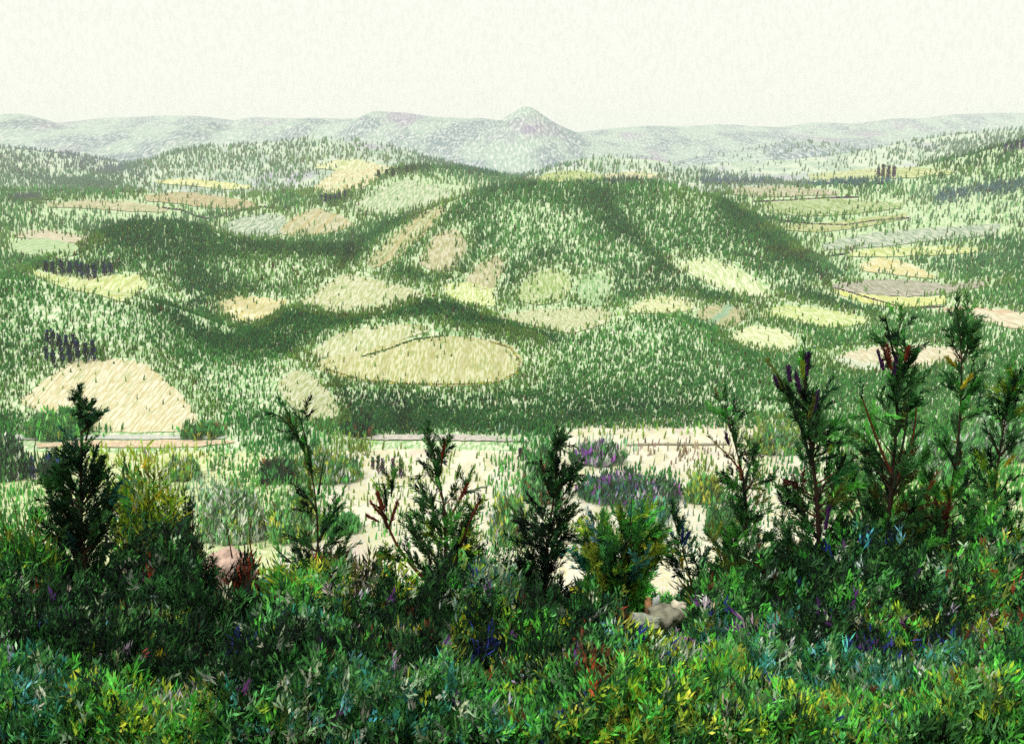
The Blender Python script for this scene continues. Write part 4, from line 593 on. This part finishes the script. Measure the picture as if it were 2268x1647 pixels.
# ------------------------------------------------------------------ undergrowth: nobody could count these plants
FZ = [(180, 1300, 150, 170, 3, 1.2), (430, 1300, 110, 170, 3, 1.0), (530, 1350, 70, 100, 3, .9), (40, 1330, 60, 90, 4, .8), (650, 1290, 60, 60, 1, .9), (700, 1440, 120, 80, 3, .7), (950, 1370, 120, 120, 3, .8), (1180, 1300, 90, 120, 3, .9), (1080, 1330, 50, 100, 2, .8), (1040, 1420, 26, 110, 1, .7), (1350, 1270, 80, 60, 1, .7), (1290, 1400, 60, 80, 3, .5), (1310, 1500, 60, 80, 5, .8), (1800, 1350, 60, 240, 3, 1.1), (1690, 1330, 70, 90, 3, .7), (1750, 1340, 34, 120, 1, .6), (2180, 1290, 60, 60, 1, .9), (2170, 1420, 90, 60, 5, .6), (2140, 1400, 110, 60, 3, .6), (1990, 1420, 80, 60, 1, .9), (1700, 1500, 120, 60, 4, .6), (2060, 1500, 100, 60, 4, .7), (300, 1560, 170, 80, 1, .8), (100, 1480, 60, 120, 2, .9), (720, 1570, 100, 60, 2, .7), (640, 1600, 100, 50, 1, .7), (870, 1500, 50, 40, 4, .9), (560, 1480, 100, 60, 3, .6), (1080, 1480, 60, 50, 3, .8), (1450, 1560, 60, 70, 3, .7), (1400, 1620, 160, 40, 1, .6), (1850, 1580, 120, 50, 1, .7), (2150, 1560, 90, 60, 1, .6), (1300, 1600, 60, 50, 4, .5), (220, 1430, 60, 50, 2, .5), (1950, 1640, 70, 24, 6, 1.5), (2080, 1630, 40, 50, 3, 1.3), (760, 1330, 60, 60, 4, .6), (1500, 1440, 40, 60, 2, .5), (1000, 1620, 160, 40, 2, .5), (380, 1480, 80, 60, 3, .8), (900, 1440, 70, 40, 3, .6), (1960, 1300, 80, 90, 3, .5)]
def undergrowth():
    N = 92000; m = MB()
    Y = 1/rng.uniform(1/33., 1/5.0, N); X = rng.uniform(-.60, .60, N)*(Y+1.0); Z = ground(X, Y); px_, _ = project(np.stack([X, Y, Z], 1))
    n1 = fbm(X*.9, Y*.46, 71, 3)*2.2; n2 = fbm(X*.85+40, Y*.44, 81, 3)*2.2; n3 = fbm(X*1.8, Y*.9, 91, 2)*2; n4 = fbm(X*1.3+9, Y*.7, 95, 3)*2.2
    top = np.interp(px_, [0, 100, 230, 300, 420, 470, 560, 700, 760, 800, 850, 900, 940, 1000, 1100, 1180, 1260, 1290, 1370, 1395, 1510, 1540, 1620, 1700, 1760, 1900, 2100, 2267], [1230, 1270, 1290, 1200, 1165, 1345, 1310, 1250, 1240, 1320, 1280, 1330, 1320, 1240, 1230, 1240, 1340, 1280, 1300, 1450, 1460, 1290, 1230, 1210, 1250, 1170, 1130, 1200])
    Hm = np.clip(at(px_, top, Y)[:, 2]-Z, .2, 2.0)*np.clip(.72+1.7*fbm(X*1.5, Y*.7, 44, 2), .25, 1.12)
    near_h = np.clip(.34+1.5*fbm(X*1.7, Y*.9, 47, 2), .10, .85)
    H = np.where(Y > 10, Hm, near_h); q = rng.uniform(0, 1, N)**.8
    C0 = np.stack([X, Y, Z+q*H], 1); cx_, cy_ = project(C0)
    far = np.clip((Y-8.5)/5, 0, 1); u = rng.uniform(0, 1, N); cols = np.zeros((N, 3))
    groups = [dict(green=4, mid=3.5, dark=2.6, bright=2.2, black=1), dict(lime=2, olive=2, bright=4, mid=4, dark=2.2, black=.9), dict(teal=2.4, sage=1.6, sky=.25, mid=4, pale=.4, dark=2, green=2), dict(black=4, dark=4.5, green=3, mid=1), dict(mauve=2, taupe=1.6, purple=.6, olive=2, sage=2, lime=1.4), dict(brown=3, red=1.4, black=2, olive=1.6), dict(blue=4, black=2, purple=1)]
    sc = np.stack([.12+.10*far+.5*n4, n1+.08-.20*far, n2-.02-.10*far, n4*-1.0+.04+.10*far+1.5*fbm(X*3.4, Y*1.5, 99, 2), -n2-.14-.1*far, n3-.42, n3*0-1.2], 1)
    for (fx, fy, rx, ry, gi, am) in FZ: sc[:, gi] += am*(.85 if gi == 3 else 1)*np.exp(-((cx_-fx)/rx)**2-((cy_-fy)/ry)**2)
    g = (sc+rng.gumbel(0, .09, (N, 7))).argmax(1)
    for i, gp in enumerate(groups):
        k = g == i; cols[k] = pick(k.sum(), gp, .34)*(1.0 if i == 3 else 2.0)
    odd = u > .985; cols[odd] = pick(odd.sum(), dict(blue=1.5, purple=2, yellow=1, red=1, brown=2), .2)
    odd = u < .03; cols[odd] = pick(odd.sum(), dict(pale=1, sage=2), .2)
    k = 12; f = (Y/8)**.7; ax = unit(np.stack([rng.normal(.12, .34, N), rng.normal(-.05, .3, N), np.ones(N)], 1)); Ls = .130*f*rng.uniform(.6, 1.5, N)
    t = rng.uniform(-.1, .7, N*k); base = np.repeat(C0, k, 0)+np.repeat(ax*Ls[:, None], k, 0)*t[:, None]+rng.normal(0, 1, (N*k, 3))*np.repeat(.017*f, k)[:, None]
    D = np.repeat(ax, k, 0)+rng.normal(0, .36, (N*k, 3)); L = np.repeat(Ls, k)*rng.uniform(.32, .62, N*k)
    c = np.repeat(cols, k, 0)*np.exp(rng.normal(0, .22, (N*k, 1)))
    m.blades(base, D, L, np.repeat(.0088*f, k)*rng.uniform(.6, 1.4, N*k), np.clip(c, 0, .9))
    tag(m.build('undergrowth', M_LEAF), 'dense undergrowth of many coloured leaves covering the near hillside', 'undergrowth', kind='stuff')
undergrowth()

# ------------------------------------------------------------------ stones
def stone(label, x, y, d, wx, wz, col, name='boulder', seed=0, tall=False, group=None):
    mpp = d/FPX; p = at(x, y, d); n, k = 28, 17; th = np.linspace(0, 2*pi, n, endpoint=False); ph = np.linspace(-pi/2, pi/2, k)
    T_, Pp = np.meshgrid(th, ph); q = np.stack([np.cos(Pp)*np.cos(T_), np.cos(Pp)*np.sin(T_), np.sin(Pp)], -1)
    ex = .75; q = np.sign(q)*np.abs(q)**ex; rj = 1+.62*fbm(q[..., 0]*1.9+seed*7, q[..., 1]*1.6+q[..., 2]*1.9, 5+seed, 3)*1.6
    V = q*rj[..., None]*np.array([wx*mpp, wx*mpp*.8, wz*mpp])+p
    i, j = np.meshgrid(np.arange(k-1), np.arange(n), indexing='ij'); F = np.stack([(i*n+j).ravel(), (i*n+(j+1) % n).ravel(), ((i+1)*n+(j+1) % n).ravel(), ((i+1)*n+j).ravel()], 1)
    m = MB(); m.add(V.reshape(-1, 3), F, col); o = m.build(name, M_ROCK, None, False); return tag(o, label, 'rock', group)
stone('flat pale grey green boulder below the bare brown twig', 1420, 1374, 13.0, 42, 15, (.40, .43, .35), seed=1)
stone('broad taupe boulder right of the flat pale one', 1472, 1366, 13.3, 42, 24, (.30, .29, .22), seed=2)
stone('small rounded cream stone at the right end of the boulders', 1504, 1352, 13.4, 20, 24, (.66, .60, .48), seed=3)
stone('upright orange stone standing behind the pale boulder', 1436, 1344, 13.5, 8, 24, (.42, .22, .11), seed=4)
stone('upright grey blue stone leaning on the orange one', 1452, 1345, 13.5, 11, 28, (.46, .50, .48), seed=5)
stone('pinkish bare earth mound half hidden by maroon sprouts', 505, 1275, 15.2, 66, 66, (.60, .44, .36), name='earth_mound', seed=6)

# ------------------------------------------------------------------ valley bushes, hedges and single conifers
def bush(label, x0, x1, y0, y1, pal, name='bush', cat='bush', spikes=None, n=None, group=None):
    """a clump standing on the valley floor: x0..x1 wide, top y0, foot y1"""
    f = cast([(x0+x1)/2], [y1], 300)[0]; d = f[1]; mpp = d/FPX; wx = (x1-x0)/2*mpp; Hh = (y1-y0)*mpp*1.02; m = MB(); N = n or int(30+(x1-x0)*(y1-y0)*.042)
    a = rng.uniform(0, 2*pi, N); q = np.sqrt(rng.uniform(0, 1, N)); X = f[0]+np.cos(a)*q*wx; Y = d+np.sin(a)*q*wx*.8; Z = ground(X, Y)
    ht = Hh*np.sqrt(np.clip(1.15-q*q, .2, 1))*(.25+.85*vnoise(X/(5*mpp*3)+x0, Y/(wx*.5+.1), 7)); k = 9; rm = rng.uniform(0, 1, N) < .35+.9*vnoise(X/(mpp*12)+y0, Y/(mpp*30), 3); ht = np.where(rm, ht, ht*.2)
    P = np.repeat(np.stack([X, Y, Z], 1), k, 0); fr = rng.uniform(0, .85, N*k); P[:, 2] += fr*np.repeat(ht, k); P[:, :2] += rng.normal(0, wx*.06, (N*k, 2))
    D = rng.normal(0, .22, (N*k, 3))+np.array([.10, 0, 1]); s = mpp*rng.uniform(8, 24, N*k); col = np.clip(pick(N, pal, .45)*2.3+.012, 0, .8)
    m.blades(P, D, s, s*rng.uniform(.08, .16, N*k), np.clip(np.repeat(col, k, 0)*np.exp(rng.normal(0, .2, (N*k, 1))), 0, .9))
    return tag(m.build(name, M_LEAF), label, cat, group)
VB = dict(dark=4, green=4, mid=2, black=1)
bush('long dark hedge dotted with purple in the cream meadow', 1280, 1510, 1042, 1100, dict(dark=4, green=3, purple=1.6, teal=1.5, mauve=1.2, black=1), 'hedge', 'hedge')
bush('grey green bush clump with purple edge below the small round field', 1262, 1385, 975, 1024, dict(dark=3, green=3, mauve=1.6, purple=.7, sage=1.5))
bush('dark brownish green bush left of the forked sapling', 575, 665, 998, 1062, dict(dark=4, green=3, brown=1, black=1.4))
bush('pale mixed scrub of tall upright stems in the valley left', 440, 590, 1015, 1190, dict(sage=3, mid=3, green=2, pale=1.4, olive=1.4), 'scrub')
bush('green scrub bordering the cream meadow behind the forked sapling', 590, 720, 1060, 1190, dict(mid=4, lime=1.5, green=3, sage=1.5, olive=1.5), 'scrub')
bush('low green tuft patch beside the meadow', 700, 800, 1130, 1176, dict(green=4, mid=4, bright=1))
bush('olive green scrub reaching down to the road gap', 640, 800, 985, 1060, dict(mid=3, olive=2, lime=1.2, green=2.5, sage=1.4), 'scrub')
bush('dark tree clump beside the road at the left frame edge', -30, 60, 930, 1060, dict(dark=4, green=3, black=2, sage=1.2))
bush('bright green scrub below the straw yellow mound field', 60, 200, 900, 962, dict(bright=2, mid=4, green=4, olive=1))
bush('dark hedge line under the sandy road verge', 90, 165, 1002, 1050, dict(dark=4, black=2, green=3, blue=.5), 'hedge', 'hedge')
bush('yellow green bush at the edge of the left meadow', 360, 440, 1000, 1060, dict(lime=2, olive=3, mid=3, pale=1))
bush('rusty low bush at the right foot of the straw field', 400, 500, 944, 966, dict(brown=1, green=4, mid=2, olive=2))
bush('loose pale green tree beside the meadow in mid valley', 1085, 1175, 1025, 1200, dict(mid=4, lime=1.6, sage=2, green=2.5, olive=1), 'scrub_tree', 'tree')
bush('tall ragged green tree clump at the end of the road', 1155, 1240, 940, 1110, dict(green=4, mid=3, dark=2, brown=.7, sage=1), 'scrub_tree', 'tree')
bush('teal green bush behind the bright lime sapling', 1395, 1480, 1085, 1150, dict(teal=2, green=3, dark=2, sage=1.5))
bush('olive bush in the meadow left of the slim reddish pine', 1515, 1600, 1030, 1110, dict(olive=3, mid=3, lime=1.3, green=2))
bush('olive scrub patch behind the purple budded pine', 1660, 1770, 935, 1000, dict(olive=3, mid=3, sage=1.5, green=2), 'scrub')
bush('green scrub between the purple budded pine and the tall open pine', 1850, 1960, 960, 1080, dict(mid=4, green=3, sage=2, olive=1.4), 'scrub')
bush('bright green scrub behind the tall open pine', 2010, 2130, 930, 1060, dict(mid=4, bright=1.6, green=3, sage=1.6, pale=.8), 'scrub')
bush('pale green scrub at the far edge of the valley', 2130, 2290, 900, 1010, dict(mid=3, sage=3, green=2, pale=1), 'scrub')
bush('dark green scrub with gaps left of the slim reddish pine', 1560, 1660, 1080, 1180, dict(green=4, mid=3, dark=2, olive=1), 'scrub')
bush('low dark scrub below the wooded hill', 770, 830, 905, 965, dict(black=1, dark=4, green=3, brown=.4))
VS = [(585, 1090, 170, 110, .60, 'mid'), (480, 1110, 70, 90, .55, 'sage'), (640, 1030, 90, 40, .75, 'green'), (640, 985, 120, 16, .8, 'green'), (760, 1000, 70, 40, .6, 'olive'), (690, 1110, 60, 70, .45, 'mid'), (1150, 1090, 60, 120, .5, 'mid'), (1195, 1000, 45, 60, .9, 'green'), (1330, 1000, 70, 24, .5, 'sage'), (1400, 1070, 120, 30, .6, 'green'), (1440, 1120, 60, 30, .5, 'teal'), (1560, 1070, 60, 50, .5, 'olive'), (1620, 1130, 60, 60, .6, 'green'), (1720, 965, 90, 34, .75, 'olive'), (1900, 1000, 150, 70, .8, 'mid'), (2100, 960, 180, 70, .9, 'mid'), (2110, 1080, 190, 80, .95, 'bright'), (2100, 1150, 200, 60, .9, 'mid'), (1880, 1100, 110, 60, .8, 'mid'), (1740, 1060, 90, 40, .5, 'green'), (1840, 1120, 90, 40, .35, 'mid'), (60, 1035, 120, 28, .8, 'dark'), (30, 1120, 90, 60, .5, 'mid'), (330, 1120, 100, 60, .6, 'olive'), (160, 950, 110, 24, .6, 'green'), (330, 1060, 100, 50, .35, 'olive'), (0, 960, 50, 60, .8, 'green'), (460, 955, 70, 14, .8, 'green'), (580, 945, 90, 20, .9, 'green'), (720, 950, 40, 20, .7, 'mid'), (1130, 960, 90, 10, .3, 'sage'), (740, 1160, 50, 16, .7, 'green'), (1500, 1010, 160, 40, .16, 'taupe'), (930, 1060, 180, 60, .14, 'olive'), (900, 1110, 200, 60, .2, 'olive'), (1000, 1160, 200, 60, .22, 'mid'), (1450, 1190, 100, 60, .22, 'sage'), (300, 1020, 200, 30, .4, 'lime'), (1400, 960, 160, 20, .15, 'olive')]
def valley_scrub():
    n = 60000; x = rng.uniform(-350, 2620, n); y = rng.uniform(915, 1290, n); d = np.zeros(n); c = np.zeros((n, 3)); 
    for (cx, cy, rx, ry, a, k) in VS:
        w = a*np.exp(-(((x-cx)/rx)**2+((y-cy)/ry)**2)**1.5); c = np.where((w > d)[:, None], WK[k], c); d = np.maximum(d, w)
    k = rng.uniform(0, 1, n) < d*np.clip(1+1.6*fbm(x/26, y/20, 5, 2), .2, 2)
    for poly in FIELD_POLYS: k &= ~inside(x, y+5, poly)
    f = cast(x[k], y[k], 300); mpp = f[:, 1]/FPX; m = MB(); nn = len(f); cc = c[k]*np.exp(rng.normal(0, .35, (nn, 1)))*np.exp(rng.normal(0, .13, (nn, 3)))
    tree_mass(m, f, mpp*rng.uniform(8, 26, nn), mpp*rng.uniform(1.2, 2.6, nn), np.clip(cc, 0, .8)); tag(m.build('scrub_cover', M_WOOD), 'loose green scrub scattered over the cream valley meadow', 'scrub', kind='stuff')
valley_scrub()
def conifer_row(label, group, pts, pal, ymin=300, w=5.5):
    for (x, yt, yb) in pts:
        f = cast([x], [yb], ymin)[0]; mpp = f[1]/FPX; Hh = (yb-yt)*mpp; m = MB(); N = 90; q = rng.uniform(0, 1, N)**.8; a = rng.uniform(0, 2*pi, N); rr = w*mpp*(1-.6*q)*rng.uniform(.2, 1, N)
        P = f+np.stack([np.cos(a)*rr, np.sin(a)*rr, q*Hh*.85+.05*Hh], 1); D = np.stack([np.cos(a)*.3, np.sin(a)*.3, np.ones(N)], 1)+rng.normal(0, .15, (N, 3))
        m.tube([f+np.array([0, 0, -.3]), f+np.array([0, 0, Hh*.6])], [mpp*1.4, mpp*.5], BARK, 5)
        m.blades(P, D, Hh*.22, mpp*1.5, pick(N, pal, .3)); tag(m.build('conifer', M_LEAF), label, 'tree', group)
DB = dict(blue=3, black=3, dark=2)
conifer_row('dark blue conifer standing in the row above the lime strip field', 'dark conifers above the lime strip field', [(103, 578, 603), (118, 580, 608), (138, 576, 612), (156, 580, 610), (172, 578, 612), (182, 584, 620), (196, 584, 622), (210, 584, 618), (232, 580, 612), (245, 582, 610)], DB)
conifer_row('dark blue conifer standing along the crest of the straw yellow field', 'dark conifers above the straw yellow field', [(106, 730, 764), (118, 728, 770), (132, 738, 772), (104, 766, 800), (120, 772, 815), (138, 768, 806), (156, 762, 806), (174, 752, 800), (192, 758, 804), (208, 752, 802), (148, 742, 776), (164, 740, 770)], DB)
conifer_row('small blue conifer in the row above the far green meadow', 'blue conifers above the far green meadow', [(712, 432, 448), (722, 430, 450), (732, 432, 452), (742, 432, 452), (752, 428, 450), (764, 424, 448)], DB, w=3)
conifer_row('dark narrow conifer in the row beside the left hedge', 'dark conifers beside the left hedge', [(8, 1010, 1052), (26, 1010, 1056), (44, 1012, 1054), (58, 1014, 1060), (74, 1008, 1068)], DB)
conifer_row('dark conifer on the ridge beside the cream hill field', 'conifers on the ridge beside the cream field', [(838, 378, 398), (856, 376, 394), (870, 374, 392), (884, 370, 388), (900, 368, 386), (912, 368, 384)], dict(dark=4, green=2, black=1), w=5)
conifer_row('violet dark conifer on the slope at the far frame edge', 'violet conifers at the far frame edge', [(2226, 318, 342), (2238, 316, 340), (2250, 312, 334), (2262, 310, 332)], dict(purple=3, blue=2, dark=3), w=5)
conifer_row('purple brown conifer in the far field group', 'purple conifers in the far fields', [(1944, 372, 396), (1954, 366, 396), (1966, 368, 398), (1978, 370, 394)], dict(purple=3, brown=2, dark=2), w=4)
conifer_row('purple flowering spike plant at the meadow edge', 'purple spikes at the meadow edge', [(826, 1010, 1040), (838, 1005, 1050), (848, 1012, 1052), (872, 1010, 1056), (888, 1024, 1060), (1152, 990, 1020)], dict(purple=2, red=1.4, dark=2.4, mid=2), w=5)
def hedge_line(label, path, pal, hpx=4):
    p = np.array(path, float); l = np.concatenate([[0], np.cumsum(np.hypot(*np.diff(p, axis=0).T))]); n = int(l[-1]*1.6); q = rng.uniform(0, l[-1], n)
    f = cast(np.interp(q, l, p[:, 0]), np.interp(q, l, p[:, 1]), 600); mpp = f[:, 1]/FPX; m = MB()
    tree_mass(m, f+np.stack([rng.normal(0, 1, n)*mpp, rng.normal(0, 3, n)*mpp, 0*mpp], 1), hpx*mpp*rng.uniform(.7, 1.5, n), mpp*rng.uniform(1.2, 2.4, n), pick(n, pal, .3)); tag(m.build('hedgerow', M_WOOD), label, 'hedge')
PU = dict(purple=2, brown=2, black=2)
hedge_line('purple brown hedgerow curving below the far tan strip field', [(360, 462), (400, 466), (430, 478), (455, 486), (490, 480)], PU, 3)
hedge_line('bright green and purple hedgerow above the sage field', [(498, 484), (530, 468), (580, 460), (630, 464)], dict(bright=2, mid=2, purple=2, red=1), 4)
hedge_line('dark purple hedgerow at the left frame edge', [(20, 440), (60, 442), (110, 444)], PU, 4)
hedge_line('blue black hedgerow crossing the far plain', [(1640, 404), (1720, 406), (1830, 408), (1900, 404), (1960, 410)], dict(blue=2, black=3), 4)
hedge_line('maroon hedgerow above the green terrace', [(1670, 448), (1740, 446), (1830, 440), (1900, 438)], PU, 3)
hedge_line('maroon hedgerow winding across the terraces', [(1730, 490), (1800, 498), (1870, 500), (1940, 490), (2010, 484)], PU, 3)
hedge_line('dark maroon hedgerow above the long lime field', [(1620, 560), (1700, 574), (1770, 578), (1850, 566), (1880, 562)], PU, 3)
hedge_line('dark hedgerow edging the lime crescent field', [(1850, 640), (1920, 660), (2000, 684), (2090, 680)], PU, 3)
hedge_line('teal hedgerow on the slope below the lime crescent field', [(1860, 664), (1920, 690), (1980, 716)], dict(teal=3, bright=1, dark=2), 4)
hedge_line('turquoise edged hedgerow above the cream field', [(1780, 776), (1840, 764), (1920, 762), (2000, 756)], dict(teal=4, mid=2), 3)
hedge_line('yellow brush hedge around the oval field', [(720, 818), (800, 842), (900, 850), (1010, 853), (1100, 848), (1146, 826), (1150, 800), (1130, 772), (1080, 756)], dict(olive=2, yellow=1.5, taupe=1.5), 3)
hedge_line('green hedgerow with a round tree between the pale and oval fields', [(800, 790), (850, 778), (880, 766), (920, 752), (980, 745)], dict(mid=3, olive=2, green=2), 3.2)

# ------------------------------------------------------------------ air
hb = MB(); x, y0, y1, z0, z1 = 13600, -75, 14100, float(GZ.min())-1, float(max(GZ.max(), 170))+8
Vb = np.array([(-x, y0, z0), (x, y0, z0), (x, y1, z0), (-x, y1, z0), (-x, y0, z1), (x, y0, z1), (x, y1, z1), (-x, y1, z1)])
hb.add(Vb, [(3, 2, 1, 0), (4, 5, 6, 7), (0, 1, 5, 4), (1, 2, 6, 5), (2, 3, 7, 6), (3, 0, 4, 7)], (1, 1, 1))
mh = bpy.data.materials.new('haze'); mh.use_nodes = True; th = mh.node_tree; th.nodes.clear()
oh = th.nodes.new('ShaderNodeOutputMaterial'); pv = th.nodes.new('ShaderNodeVolumePrincipled'); pv.inputs['Density'].default_value = 6.2e-5; pv.inputs['Color'].default_value = (.97, .985, .97, 1); pv.inputs['Anisotropy'].default_value = 0.0
th.links.new(pv.outputs[0], oh.inputs['Volume'])
tag(hb.build('haze', mh), 'pale haze filling the valley out to the mountains', 'haze', kind='stuff')
